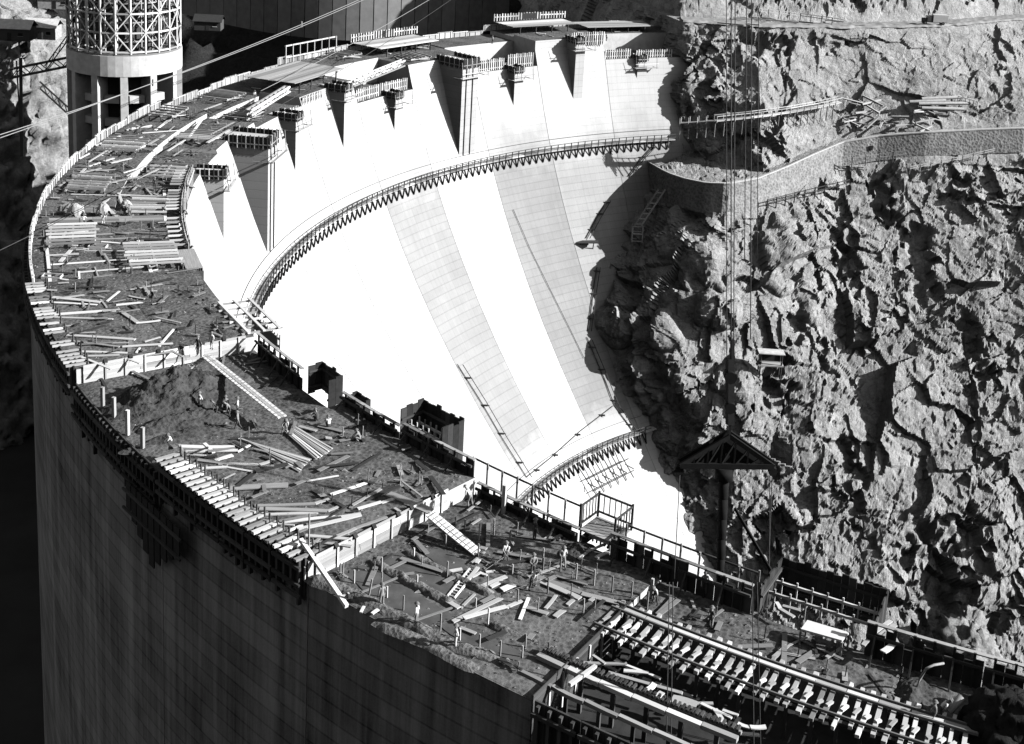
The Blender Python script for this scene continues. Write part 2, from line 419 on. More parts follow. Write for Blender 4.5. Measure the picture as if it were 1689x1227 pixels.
        rr = ((P[:, 0]-e_+2.5*perlin(P/5+3))**2+(P[:, 2]-z_+2.5*perlin(P/5+8))**2)/r_**2
        d = d + am*np.clip(1-rr, 0, 1)**.55
    # hollows and overhangs seen as black pockets
    for (x_, y_, z_, rx, rz_, dep) in [(1570, 1010, -100, 7, 11, 8), (1625, 960, -95, 5, 6, 5), (1340, 575, -56, 2.2, 3, 3), (1290, 660, -66, 2.5, 6, 3.5), (1380, 610, -61, 2, 4, 3), (1435, 480, -46, 3, 6, 3), (1555, 470, -44, 4, 8, 4),
                                    (1262, 80, 2, 4, 4, 4), (1375, 75, 2, 3, 2, 3), (1165, 170, -13, 2.5, 5, 3.5), (1200, 230, -20, 3, 4, 3), (1290, 60, 2, 2, 4, 3), (1480, 360, -33, 3, 5, 4), (1600, 320, -28, 4, 4, 3), (1655, 620, -60, 3, 7, 4), (1420, 800, -82, 2, 8, 3.5), (1270, 900, -93, 3, 9, 3.5)]:
        e_ = at(x_, y_, z_).dot(E1)
        rr = np.sqrt(((P[:, 0]-e_+3*perlin(P/4)+2*f3)/rx)**2 + ((P[:, 2]-z_+3*perlin(P/4+9)+2*f2)/rz_)**2)
        d = d - .62*dep*(1-sst(.6, 1.15, rr))
    d = d*mf*(.55+.45*sst(0, 10, P[:, 0]-st.ravel()))
    Q = P + Nf*d[:, None]
    # keep the roads clear: nothing sinks the carriageways
    X = Q[:, :1]*np.array(E1)[None] + Q[:, 1:2]*np.array(E2)[None] + np.array([0, 0, 1.0])[None]*Q[:, 2:]
    o = grid_mesh('canyon_wall', X, nu, nv, M['rock'], None, False); struct(o)
    return o
canyon_wall()

def far_side():
    # upstream canyon side behind the far half of the crest, ridge shade also put into its dark colour
    nu, nv = 190, 150
    E = np.linspace(-460, -44, nu); T = np.linspace(0, 1, nv)
    EE, TT = np.meshgrid(E, T, indexing='ij')
    e2c = 128 + 260*TT; zc = -95 + 62*sst(0, .16, TT) + 22*sst(.16, .36, TT) + 130*np.clip(TT-.42, 0, 1)
    lift = sst(-170, -330, EE)
    e2c = e2c + 40*lift
    P = np.stack([EE, e2c, zc], -1).reshape(-1, 3)
    d = 9*fbm(P/40, 4) + 4*facets(P/18)[0] + 2*facets(P/7)[0] + .8*facets(P/3)[0]
    P[:, 2] += d; P[:, 1] -= d*.4
    X = P[:, :1]*np.array(E1)[None] + P[:, 1:2]*np.array(E2)[None] + np.array([0, 0, 1.0])[None]*P[:, 2:]
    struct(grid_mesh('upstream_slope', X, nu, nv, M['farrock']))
    # sunlit spur of rock beyond the intake tower
    nu, nv = 300, 220
    a = np.linspace(0, 2*math.pi, nu); t = np.linspace(0.02, 1, nv)
    AA, TT = np.meshgrid(a, t, indexing='ij')
    c = atd(-5, 90, 328); rad = 4+38*TT
    x = rad*np.cos(AA)*1.0; y = rad*np.sin(AA)*1.5
    z = 16 - 4*TT - 90*sst(.2, .85, TT) - 26*TT
    P = np.stack([x, y, z], -1).reshape(-1, 3)
    n3 = np.stack([np.cos(AA), np.sin(AA), .6+0*AA], -1).reshape(-1, 3)
    d = 4*fbm(P/14+3, 3) + 3.2*facets(P/9, 1.1)[0] + 1.5*facets(P/4, 1.1)[0] + .6*facets(P/1.8, 1.1)[0] + .5*fbm(P/2, 3)
    P = P + n3*(d*np.minimum(1, (rad.ravel()-4)/10))[:, None]
    X = P + np.array([c.x, c.y, -11.0])
    struct(grid_mesh('rock_spur', X, nu, nv, M['rock']))
far_side()
def sheet(name, x0, y0, x1, y1, z, mat):
    return struct(mesh_obj(name, [(x0, y0, z), (x1, y0, z), (x1, y1, z), (x0, y1, z)], [(0, 1, 2, 3)], mat))
def shade_floor():  # raised floor added to lie black in the dam's shadow
    vs = []; fs = []; n = 40
    for i in range(n+1):
        th = 118+176*i/n
        vs += [pol(th, 150, -96), pol(th, 900, -100)]
        if i: fs.append((2*i-2, 2*i-1, 2*i+1, 2*i))
    struct(mesh_obj('shade_floor', vs, fs, M['floor']))
shade_floor()
sheet('ground', -2500, -2500, 2500, 2500, -172, M['floor'])
# the near canyon side, below and behind the viewpoint
def near_side():
    nu, nv = 90, 60
    E = np.linspace(-420, 260, nu); T = np.linspace(0, 1, nv); EE, TT = np.meshgrid(E, T, indexing='ij')
    e2c = -150 - 230*TT - 20*sst(-60, -160, EE); zc = -172 + 120*sst(0, .3, TT) + 190*TT
    zc = zc - 55*np.exp(-((EE+85)/70)**2)*sst(.05, .3, TT)
    P = np.stack([EE, e2c, zc], -1).reshape(-1, 3)
    d = 8*fbm(P/40, 3) + 4*facets(P/20)[0]
    P[:, 2] += d
    X = P[:, :1]*np.array(E1)[None] + P[:, 1:2]*np.array(E2)[None] + np.array([0, 0, 1.0])[None]*P[:, 2:]
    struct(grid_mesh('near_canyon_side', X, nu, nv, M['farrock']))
near_side()
# upper road: a graded strip with a low windrow, on its bench
def upper_road():
    nu, nv = 300, 26; E, T = np.meshgrid(np.linspace(-44, 76, nu), np.linspace(0, 1, nv), indexing='ij')
    b0 = np.interp(E, ra[:, 0], ra[:, 1]); zz = np.interp(E, ra[:, 0], ra[:, 2]); Q = np.stack([E, T*8, 0*E], -1).reshape(-1, 3)
    wob = (1.3*perlin(Q/6)+.5*perlin(Q/1.7)).reshape(E.shape)*np.where((T < .12) | (T > .8), 1, .15)
    e2c = b0-.3+8*T+wob; h = .25+.25*np.exp(-((T-.12)/.06)**2)-.1*np.exp(-((T-.4)/.05)**2)-.1*np.exp(-((T-.6)/.05)**2)-.3*(T < .03)-.25*(T > .95)
    h = h+(.12*perlin(Q/.9)+.3*np.clip(perlin(Q/2.6+7), 0, 1)).reshape(E.shape)
    X = E.ravel()[:, None]*np.array(E1)[None]+e2c.ravel()[:, None]*np.array(E2)[None]+np.array([0, 0, 1.0])[None]*(zz+h).ravel()[:, None]
    struct(grid_mesh('upper_road', X, nu, nv, M['road']))
upper_road()

# ================================================================== THE DAM
dam = thing('arch_dam', (0, 0, 0), 'huge curved concrete arch dam under construction, white sunlit inner face', 'dam')
JT = [132.6, 141.2, 149.8, 158.3, 166.8, 175, 183.4, 191.8, 200.2, 208.6, 217.6, 227, 236.5, 244.3, 252.15, 260, 268, 277]
TOP = [(1.0, -3.5), (1.5, 2.0), (.5, -3.8), (.3, .3), (.6, -4.8), (-.6, -.2), (-1.0, -1.8), (0, -.8), (0, -1.4), (.2, 0), (.4, .4), (1.5, 1.5), (0, 0), (1.5, 1.5), (0, 0), (-2.6, -.5), (-2.6, -.5)]
RM = 142.6
def block(i):
    a0, a1 = JT[i], JT[i+1]; g = .06/140*57.3
    a0 += g; a1 -= g; n = 10
    if i == 0: a0 -= 3.5
    rm = RM if i < 15 else 138.9
    for half in (0, 1):
        zt = TOP[i][half]
        if half == 0:
            sec = [(rm+.02, zt), (RO, zt)] + [(RO, z) for z in (-6, -20, -40, -80, -120, -172)] + [(rm+.02, -172)]
            fmat = [0, 1, 1, 1, 1, 1, 1, 2, 2]
        else:
            zs = sorted([z for z in (2, 0, -3, -6, -10, -14, -18, -22, -27, -33, -40, -48, -56, -64, -72, -80, -88, -100, -115, -130, -150, -172) if z < zt-.3], reverse=True)
            sec = [(rm-.02, -172), (rm-.02, zt), ]
            sec = [(rface(zt), zt), (rm-.02, zt), (rm-.02, -172)] + [(rface(z), z) for z in reversed(zs)]
            fmat = [0, 2, 2] + [3]*(len(sec)-3)
        m = len(sec); vs = []; fs = []; fm = []
        for k in range(n+1):
            for (r, z) in sec: vs.append(pol(a0+(a1-a0)*k/n, r, z))
        for k in range(n):
            for j in range(m):
                fs.append((k*m+j, k*m+(j+1) % m, (k+1)*m+(j+1) % m, (k+1)*m+j)); fm.append(fmat[j])
        fs.append(tuple(range(m))); fm.append(2); fs.append(tuple(range((n+1)*m-1, n*m-1, -1))); fm.append(2)
        o = mesh_obj('block', vs, fs, None, dam, mats=[M['pitshade'] if i >= 15 and half == 0 else M['top'], M['upface'], M['tower'], M['facegray'] if i in (0, 1, 2, 4) else M['face']], fm=fm)  # shade of the pit floor is put into its dark top colour
        bm = bmesh.new(); bm.from_mesh(o.data); bmesh.ops.recalc_face_normals(bm, faces=bm.faces); bm.to_mesh(o.data); bm.free()
for i in range(len(JT)-1): block(i)

# the rough tops of the latest lifts
def pour_surface(i, amp, seed):
    a0, a1 = JT[i]+.03, JT[i+1]-.03
    for half, (r0, r1) in enumerate(((RM+.1 if i < 15 else 139.0, RO-.12), (RI+.15, RM-.1 if i < 15 else 138.8))):
        if i >= 15 and half == 0: continue
        zt = TOP[i][half]
        nu = int((a1-a0)*2.5/.24); nv = int((r1-r0)/.24)
        A_, R_g = np.meshgrid(np.radians(np.linspace(a0, a1, nu)), np.linspace(r0, r1, nv), indexing='ij')
        P = np.stack([R_g*np.cos(A_), R_g*np.sin(A_), 0*A_], -1).reshape(-1, 3); Q = P+seed
        h = .5*fbm(Q/3.2, 3)+.35*fbm(Q/.9, 3, True)+.25*perlin(Q/.35)
        edge = np.minimum(np.minimum(np.arange(nu)[:, None], nu-1-np.arange(nu)[:, None]), np.minimum(np.arange(nv)[None], nv-1-np.arange(nv)[None]))
        P[:, 2] = zt+.012+np.clip(h+.25, 0, 1.2)*amp*np.minimum(1, edge.ravel()/3)
        grid_mesh('pour_surface', P, nu, nv, M['top'], dam)
for i, a_ in ((7, .16), (8, .16), (9, .2), (10, .16), (11, .15), (12, .24), (13, .17), (14, .1), (15, .2), (16, .2)): pour_surface(i, a_, i*13.7)

# pilasters: vertical ribs that stand out from the sloping downstream face and die into it
PIL = [(205.3, 0, -1.3), (197.4, 1, -.6), (187.4, 0, -1.6), (178.8, 0, .2), (170.7, 0, -4.4), (162.5, 1, .6), (153.7, 0, -3.4), (145.8, 0, 2.3), (137.5, 0, -3.1)]
def pilaster_top(th, big, zt, r0, t1):
    PT.append((th, big, zt, r0, t1))
PT = []
def pilaster(th, big, zt):
    r0 = 126.7 if big else 129.9
    if th < 138: r0 = 131.2
    wdt = 5.2 if big else 2.6
    t0 = th; t1 = th - math.degrees(wdt/130)
    zb = -21 if big else (-12.6 if th > 138 else -8.6)
    vs = []; fs = []
    prof = [(RI+1.5, zt), (r0, zt), (r0, zb), (RI+1.5, zb)]
    # front of a big pilaster carries two upright grooves
    cuts = [0, .22, .28, .62, .68, 1] if big else [0, 1]
    dep = [0, 0, .35, 0, .35, 0]
    for k in range(len(cuts)):
        for (r, z) in prof: vs.append(pol(t0+(t1-t0)*cuts[k], r, z))
    for k in range(len(cuts)-1):
        for j in range(4): fs.append((k*4+j, k*4+(j+1) % 4, (k+1)*4+(j+1) % 4, (k+1)*4+j))
    e = (len(cuts)-1)*4
    fs += [(0, 1, 2, 3), (e+3, e+2, e+1, e)]
    pilaster_top(th, big, zt, r0, t1)
    o = mesh_obj('pilaster', vs, fs, M['face'], dam)
    bm = bmesh.new(); bm.from_mesh(o.data)
    bmesh.ops.recalc_face_normals(bm, faces=bm.faces); bm.to_mesh(o.data); bm.free()
    if big:
        for f0 in (.25, .65):
            a = t0+(t1-t0)*f0
            beam('drain_pipe', pol(a, r0-.12, zt-.5), pol(a, r0-.12, zb+.6), .22, .22, M['steel'], o, kind='tube')
for p_ in PIL: pilaster(*p_)

# ------------------------------------------------------------------ retaining wall of the lower bench road
wallo = thing('retaining_wall', ez(*WALL[4]), 'long curved rubble masonry retaining wall with pale coping along the canyon side', 'wall')
vs = []; fs = []; cvs = []; cfs = []
es = np.linspace(wa[0, 0], 74, 90)
def wallpt(e):
    return np.interp(e, wa[:, 0], wa[:, 1]), np.interp(e, wa[:, 0], wa[:, 2]), np.interp(e, [-50, -30, -5, 20], [5, 6, 4.6, 4.4])
for i, e in enumerate(es):
    b_, z_, h_ = wallpt(e)
    for (dy, dz) in ((-.55, -h_-1.5), (-.05, 0), (.55, 0), (.55, -h_-1.5)): vs.append(ez(e, b_+dy, z_+dz))
    for (dy, dz) in ((-.16, .02), (-.16, .3), (.62, .3), (.62, .02)): cvs.append(ez(e, b_+dy, z_+dz))
    if i:
        for k in range(4):
            fs.append(((i-1)*4+k, i*4+k, i*4+(k+1) % 4, (i-1)*4+(k+1) % 4)); cfs.append(((i-1)*4+k, i*4+k, i*4+(k+1) % 4, (i-1)*4+(k+1) % 4))
for L_ in (fs, cfs): L_ += [(3, 2, 1, 0), tuple(range((len(es)-1)*4, len(es)*4))]
mesh_obj('masonry', vs, fs, M['stone'], wallo); mesh_obj('coping', cvs, cfs, M['coping'], wallo)
for (x_, y_) in ((1209, 322), (1452, 243)):
    e = at(x_, y_, -26 if x_ < 1300 else -19.5).dot(E1); b_, z_, h_ = wallpt(e)
    beam('drain_opening', ez(e, b_-.62, z_-h_*.55), ez(e, b_-.3, z_-h_*.55), .7, 1.1, M['black'], wallo)

# ================================================================== INTAKE TOWER
tc = atd(206, 90, 294); TX, TY = tc.x, tc.y; TR = 12.3
tow = thing('intake_tower', (TX, TY, -100), 'round concrete intake tower on tall columns, wrapped in lit scaffolding', 'tower')
def ring(name, r0, r1, z0, z1, mat, n=48, parent=tow, a0=0, a1=360):
    vs = []; fs = []
    full = a1-a0 >= 360; m = n if full else n+1
    for i in range(m):
        a = math.radians(a0+(a1-a0)*i/n); c, s_ = math.cos(a), math.sin(a)
        for (r, z) in ((r0, z0), (r1, z0), (r1, z1), (r0, z1)): vs.append((TX+r*c, TY+r*s_, z))
    for i in range(n):
        j = (i+1) % m
        for k in range(4): fs.append((i*4+k, j*4+k, j*4+(k+1) % 4, i*4+(k+1) % 4))
    if not full: fs += [(3, 2, 1, 0), tuple(range(n*4, n*4+4))]
    o = mesh_obj(name, vs, fs, mat, parent)
    bm = bmesh.new(); bm.from_mesh(o.data); bmesh.ops.recalc_face_normals(bm, faces=bm.faces); bm.to_mesh(o.data); bm.free()
    return o
ring('ring_beam', 8.5, TR, -4.0, .4, M['tower'])
ring('core', 6.0, 8.0, -130, -.5, M['floor'])
ring('deck', 5.9, TR-.3, .42, .75, M['grey'])
NC = 12
for i in range(NC):
    a = math.radians(i*30+8); d = Vector((math.cos(a), math.sin(a), 0)); t = Vector((-d.y, d.x, 0)); c = Vector((TX, TY, 0))
    col = beam('column', c+d*(TR-2.1)+Vector((0, 0, -130)), c+d*(TR-2.1)+Vector((0, 0, -4.02)), 4.0, 1.5, M['tower'], tow, up=tuple(t))
    for zz in (-9.5, -14.5, -20, -26):
        a2 = math.radians(i*30+38); d2 = Vector((math.cos(a2), math.sin(a2), 0))
        b0 = c+d*(TR-2.6)+Vector((0, 0, zz)); b1 = c+d2*(TR-2.6)+Vector((0, 0, zz)); u = (b1-b0).normalized()
        beam('cross_beam', b0+u*.9, b1-u*.9, 1.6, 1.6, M['tower'], tow)
# scaffolding above the ring beam
ring('inner_form', 6.5, 8.8, .78, 34, M['dark'], 36)
NS = 24
for i in range(NS):
    a = math.radians(i*15); d = Vector((math.cos(a), math.sin(a), 0)); c = Vector((TX, TY, 0))
    beam('scaffold_post', c+d*(TR-.4)+Vector((0, 0, .76)), c+d*(TR-.4)+Vector((0, 0, 32)), .38, .38, M['wood'], tow)
    beam('scaffold_post', c+d*(TR-2.6)+Vector((0, 0, .76)), c+d*(TR-2.6)+Vector((0, 0, 32)), .26, .26, M['wood'], tow)
    a2 = math.radians(i*15+15); d2 = Vector((math.cos(a2), math.sin(a2), 0))
    for k in range(7):
        z0 = 1.2+k*4.1
        beam('ledger', c+d*(TR-.4)+Vector((0, 0, z0)), c+d2*(TR-.4)+Vector((0, 0, z0)), .3, .34, M['wood'], tow)
        if k < 6:
            s_ = (k+i) % 2
            beam('brace', c+(d if s_ else d2)*(TR-.2)+Vector((0, 0, z0+.2)), c+(d2 if s_ else d)*(TR-.2)+Vector((0, 0, z0+4)), .2, .22, M['wood'], tow)
        beam('ledger', c+d*(TR-2.6)+Vector((0, 0, z0+1.9)), c+d2*(TR-2.6)+Vector((0, 0, z0+1.9)), .22, .26, M['grey'], tow)
        if k < 6: beam('brace', c+(d2 if (k+i) % 2 else d)*(TR-2.5)+Vector((0, 0, z0-.2)), c+(d if (k+i) % 2 else d2)*(TR-2.5)+Vector((0, 0, z0+3.9)), .18, .2, M['grey'], tow)
        if k % 2 == 0: beam('joist', c+d*(TR-.4)+Vector((0, 0, z0+.5)), c+d*9.0+Vector((0, 0, z0+.5)), .2, .3, M['grey'], tow)

# concrete wall of the works behind the crest, shade put into its dark tone
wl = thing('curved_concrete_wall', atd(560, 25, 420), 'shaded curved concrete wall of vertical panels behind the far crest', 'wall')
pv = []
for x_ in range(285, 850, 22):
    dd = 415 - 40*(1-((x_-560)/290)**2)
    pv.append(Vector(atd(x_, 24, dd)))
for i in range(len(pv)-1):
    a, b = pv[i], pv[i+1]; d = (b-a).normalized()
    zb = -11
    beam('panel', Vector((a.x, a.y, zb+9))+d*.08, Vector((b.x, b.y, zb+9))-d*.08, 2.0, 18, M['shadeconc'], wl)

def base_e2(e, z):
    we = np.interp(e, wa[:, 0], wa[:, 1]); wz = np.interp(e, wa[:, 0], wa[:, 2]); wh = np.interp(e, [-50, -30, -5, 20], [5, 6, 4.6, 4.4])
    re = np.interp(e, ra[:, 0], ra[:, 1]); rz = np.interp(e, ra[:, 0], ra[:, 2]); k1 = np.interp(e, [-62, -40, -20, 40], [82, 84, 82, 88])
    kk = np.interp(e, [-44, -20], [58, 48])
    b = np.interp(z, [-172, -102, -60, wz-wh, wz-.6, wz-.5, rz, rz+.1, rz+88], [-4, kk, k1, we, we+.5, we+5, re, re+8, re+95])
    st = float(np.interp(z, [-125, -102, -92, -80, -70, -59, -48, -36], [-36, -41, -46, -51, -58, -64, -63, -60]))
    return b - (9.5-5*float(sst(-66, -84, z)))*float(sst(-36, -52, z))*float(sst(st, st+17, e))*(1-.85*float(sst(st+20, st+62, e)))
def atrock(px, py, off=1.2):
    d = ray(px, py); t = 180.0
    while t < 480:
        P = CAM+d*t
        if P.dot(E2) > base_e2(P.dot(E1), P.z): break
        t += .5
    return CAM+d*(t-off)
# ================================================================== FORMWORK
def blk(th):
    for i in range(len(JT)-1):
        if JT[i] <= th < JT[i+1]: return i
    return 0 if th < JT[0] else len(JT)-2
def ztop(P):
    th = theta(P); r = math.hypot(P.x, P.y); return TOP[blk(th)][0 if r > RM else 1]
def arc_label(th):
    return 'far' if th < 175 else ('middle' if th < 217 else 'near')

ORD = ['first', 'second', 'third', 'fourth', 'fifth', 'sixth', 'seventh', 'eighth', 'ninth']
BN = ['by the far canyon wall', 'behind the raised far block', 'behind the far low recess', 'behind the grooved far pilaster', 'behind the pale truss recess', 'behind the grey platform', 'left of the grey platform', 'behind the grooved near pilaster', 'behind the first pilaster', 'beside the cluttered upper pour', 'beside the parallel boards']
CNT = {}
# dark cantilever form panels hung on the upstream edge; their bright arms lie on the pour
def hang_panel(t0, t1, zt, arms, low, lab, grp, aw=.3, keep=1.0):
    o = thing('cantilever_form', pol((t0+t1)/2, RO+.3, zt-low), lab, 'form panel', grp)
    rng = random.Random(int(t0*100))
    n = 4
    for k in range(n):                       # sheathing boards of uneven length: the ragged lower edge
        a, b = t0+(t1-t0)*k/n, t0+(t1-t0)*(k+1)/n
        lw = low + rng.uniform(-1.1, .8)
        p0 = (pol(a, RO+.12, 0)+pol(b, RO+.12, 0))/2
        t_ = (pol(b, 1, 0)-pol(a, 1, 0)).normalized(); wdt = (pol(b, RO, 0)-pol(a, RO, 0)).length-.03
        beam('sheathing', p0+Vector((0, 0, zt-lw)), p0+Vector((0, 0, zt+.22)), wdt, .14, M['dark'], o, up=(p0.x, p0.y, 0))
        m_ = (a+b)/2
        beam('stud', pol(m_, RO+.38, zt-lw-.1-.5*rng.random()), pol(m_, RO+.38, zt+.1), .22, .34, M['dark'], o, up=(p0.x, p0.y, 0))
        if arms and rng.random() < keep:
            r0 = RO-1.35-rng.random()*.3
            beam('arm', pol(m_, r0, zt+.17+rng.uniform(0, .06)), pol(m_, RO+.85, zt+.24), aw+rng.random()*.08, .2, M['wood' if rng.random() < .7 else 'grey'], o, kind='board%d' % rng.randint(0, 5))
            beam('arm_post', pol(m_+.06, r0+.12, zt+.01), pol(m_+.06, r0+.12, zt+.75+rng.random()*.2), .12, .12, M['dark'], o)
    for zz in (zt-.5, zt-low*.6, zt-low+.4):
        beam('waler', pol(t0+.02, RO+.66, zz), pol(t1-.02, RO+.66, zz), .2, .28, M['dark'], o)
    return o
def hang_row(t0, t1, n, zt, arms, low, where, aw=.3, keep=1.0):
    for k in range(n):
        a = t0+(t1-t0)*k/n; b = t0+(t1-t0)*(k+1)/n-.02
        hang_panel(a, b, zt, arms, low, '%s dark form panel on upstream edge %s, from far end' % (ORD[k], where), 'cantilever forms '+where, aw, keep)
hang_row(244.35, 252.1, 6, 1.5, True, 3.2, 'beside the lumber strewn pour')
hang_row(236.6, 244.3, 6, 0, False, 3.2, 'beside the gravel heap')
hang_row(227.1, 236.4, 7, 1.5, True, 3.0, 'beside the two workers', .18, .62)
hang_row(260.1, 268, 6, .05, False, 4.6, 'below the trestle and dark pit')
hang_row(217.7, 227, 6, .4, False, 2.6, 'beside the parallel boards')

hs = thing('hanging_scaffold', pol(244.3, RO+.5, -8), 'dark pointed scaffold hanging on the upstream joint beneath the corner forms', 'scaffold')
for k in range(9):
    a = 242.6+.42*k; lw = 4.6+3.9*(1-abs(k-4)/4.6)
    beam('board', pol(a, RO+1.0, -lw), pol(a, RO+1.0, -2.6), .95, .12, M['black'], hs, up=tuple(pol(a, 1, 0)))
for z in (-3.4, -5.2): beam('ledger', pol(242.3, RO+1.2, z), pol(246.3, RO+1.2, z), .2, .2, M['dark'], hs)

# pale low form fence along the far upstream edge
for k in range(53):
    t0 = 133+(226.6-133)*k/53; t1 = 133+(226.6-133)*(k+1)/53-.03
    zt = TOP[blk((t0+t1)/2)][0]
    hh = 1.25 + .25*math.sin(k*1.7)
    bi = blk((t0+t1)/2); CNT[bi] = CNT.get(bi, -1)+1
    o = thing('edge_form', pol((t0+t1)/2, RO-.2, zt), '%s pale edge form on upstream rim %s, from far end' % (ORD[CNT[bi]], BN[bi]), 'form panel', 'upstream rim edge forms')
    p0 = (pol(t0, RO-.12, 0)+pol(t1, RO-.12, 0))/2
    beam('sheathing', pol(t0, RO-.1, zt+hh/2-.1), pol(t1, RO-.1, zt+hh/2-.1), .1, hh, M['grey'] if k % 3 else M['wood'], o)
    for j in (.12, .5, .88): beam('stud', pol(t0+(t1-t0)*j, RO-.24, zt-.02), pol(t0+(t1-t0)*j, RO-.24, zt+hh+.15), .14, .16, M['wood'], o)
    beam('cap', pol(t0, RO-.16, zt+hh-.02), pol(t1, RO-.16, zt+hh-.02), .3, .12, M['wood'], o)

# white bulkhead forms across the crest at the block joints
def bulkhead(th, zlo, zhi, r0, r1, mat, lab, clamps=True, side=1):
    o = thing('bulkhead_form', pol(th, (r0+r1)/2, zlo), lab, 'bulkhead')
    rows = max(3, int((zhi-zlo)/.3)+1); rng = random.Random(int(th*10))
    nrm = pol(th+90, 1, 0)*side
    for k in range(rows):
        z = zlo+.16+k*.31
        cuts = [r0, r0+(r1-r0)*rng.uniform(.28, .4), r0+(r1-r0)*rng.uniform(.62, .74), r1]
        for j in range(3):
            off = .07+rng.random()*.025
            beam('board', pol(th, cuts[j]+.02, z)+nrm*off, pol(th, cuts[j+1]-.02, z)+nrm*off, .06, .3, mat, o)
    n = int((r1-r0)/1.9)
    for k in range(n):
        r = r0+.8+k*(r1-r0-1)/n
        beam('stud', pol(th, r, zlo)+nrm*.18, pol(th, r, zhi+.1)+nrm*.18, .16, .12, M['wood'], o, up=tuple(nrm))
    if clamps:
        for k in range(6):
            r = r0+2+k*(r1-r0-4)/5+rng.uniform(-.4, .4)
            beam('clamp', pol(th, r, zhi-.15)-nrm*.25, pol(th, r, zhi+.28)+nrm*.2, .35, .4, M['black'], o)
    return o
bulkhead(236.5, 0, 1.75, 135, 151.8, M['wood'], 'long white board bulkhead behind the gravel heap')
bulkhead(252.15, 0, 1.65, 137.5, 151.8, M['wood'], 'long white board bulkhead between lumber pile pour and staked pour')
bulkhead(260, -2.6, .1, 139, 152.5, M['dark'], 'shade-dark board bulkhead below the end of the staked pour', False)  # dark boards lay the pit's shade over the pale block end
bulkhead(217.6, .2, .75, 136, 150.5, M['grey'], 'low grey bulkhead beside the parallel boards', False, -1)

# downstream edge forms: shade of the inner side put into near-black boards, a step above the pour
def edge_panel(t0, t1, z0, z1, lab, grp, mat='black'):
    o = thing('edge_form', pol((t0+t1)/2, RI+.2, z0), lab, 'form panel', grp)
    rng = random.Random(int(t0*77))
    nb = 4
    for k in range(nb):
        zz = z1-(z1-z0)*(rng.uniform(0, .32) if rng.random() < .7 else rng.uniform(.3, .6)); a, b = t0+(t1-t0)*k/nb, t0+(t1-t0)*(k+1)/nb
        beam('sheathing', pol(a+.01, RI+.12+.02*(k % 2), (z0+zz)/2), pol(b-.01, RI+.12+.02*(k % 2), (z0+zz)/2), .1, zz-z0, M[mat if k % 3 else 'dark'], o)
    n = max(2, int((t1-t0)*2.3/1.0))
    for k in range(n):
        a = t0+(t1-t0)*(k+.5)/n
        beam('stud', pol(a, RI+.28, z0+.02), pol(a, RI+.28, z1+.12), .14, .18, M[mat], o)
        if k % 2 == 0: beam('strut', pol(a, RI+1.6, z0+.05), pol(a, RI+.4, z0+(z1-z0)*.75), .12, .14, M['dark'], o)
    beam('waler', pol(t0+.02, RI+.46, z0+(z1-z0)*.7), pol(t1-.02, RI+.46, z0+(z1-z0)*.7), .16, .2, M['dark'], o)
    beam('cap', pol(t0, RI+.12, z1+.05), pol(t1, RI+.12, z1+.05), .34, .1, M['grey'], o)
def edge_row(t0, t1, n, z0, z1, where):
    for k in range(n): edge_panel(t0+(t1-t0)*k/n, t0+(t1-t0)*(k+1)/n, z0, z1, '%s dark edge form on downstream rim %s, from far end' % (ORD[k], where), 'downstream rim forms '+where)
edge_row(244.4, 248.1, 3, 1.5, 2.7, 'near the crouching workers'); edge_row(248.3, 252.1, 3, 1.5, 3.1, 'below the tall open box form')
edge_row(252.3, 256.8, 4, 0, 1.2, 'beside the staked pour'); edge_row(258.1, 263.2, 4, -.3, 2.0, 'where the hoist ropes reach the crest'); edge_row(266.8, 272.5, 5, -.5, 2.1, 'past the long rectangular box form')
edge_row(237.0, 241.3, 4, 0, 2.3, 'beside the gravel heap')

# box forms for pilasters that are still to be poured
def box_form(t0, t1, r0, r1, z0, z1, lab, mat='black', inside=True, open_side=True):
    o = thing('box_form', pol((t0+t1)/2, (r0+r1)/2, z0), lab, 'box form')
    zc = (z0+z1)/2; h = z1-z0
    c = [pol(t0, r1, zc), pol(t0, r0, zc), pol(t1, r0, zc), pol(t1, r1, zc)]
    sides = [(0, 1), (1, 2), (2, 3)] + ([] if open_side else [(3, 0)])
    for (i, j) in sides:
        a, b = c[i], c[j]; n = max(2, int((b-a).length/.55))
        d = (b-a).normalized(); out = d.cross(Vector((0, 0, 1)))
        for k in range(n):
            p, s_ = a.lerp(b, k/n), a.lerp(b, (k+1)/n); dz = .14*math.sin(k*2.3+i)-.1*math.cos(k*5.1)
            beam('board', p+d*.012+Vector((0, 0, dz)), s_-d*.012+Vector((0, 0, dz)), .12, h, M[mat if (k*7+i) % 4 else 'dark'], o)
        beam('waler', a+out*.16+Vector((0, 0, h*.28)), b+out*.16+Vector((0, 0, h*.28)), .16, .18, M['dark'], o)
        beam('waler', a+out*.16-Vector((0, 0, h*.28)), b+out*.16-Vector((0, 0, h*.28)), .16, .18, M['dark'], o)
    if inside:
        for f_ in (.3, .65):
            a = pol(t0, r0+(r1-r0)*f_, z0+h*.62); b = pol(t1, r0+(r1-r0)*f_, z0+h*.62); d = (b-a).normalized()
            beam('tie_beam', a+d*.15, b-d*.15, .16, .2, M['wood'], o)
            n = 7
            for k in range(n):
                p = a.lerp(b, (k+.5)/n); beam('picket', p-Vector((0, 0, h*.4)), p+Vector((0, 0, h*.12)), .12, .1, M['wood'], o, up=(p.x, p.y, 0))
    return o
box_form(248.0, 250.3, 131.2, 133.9, -.5, 4.3, 'tall dark open box form on the downstream edge with white pickets inside')
box_form(241.6, 243.2, 132.3, 133.9, 0, 2.9, 'small dark upright box form beside the foot of the plank gangway', inside=False)
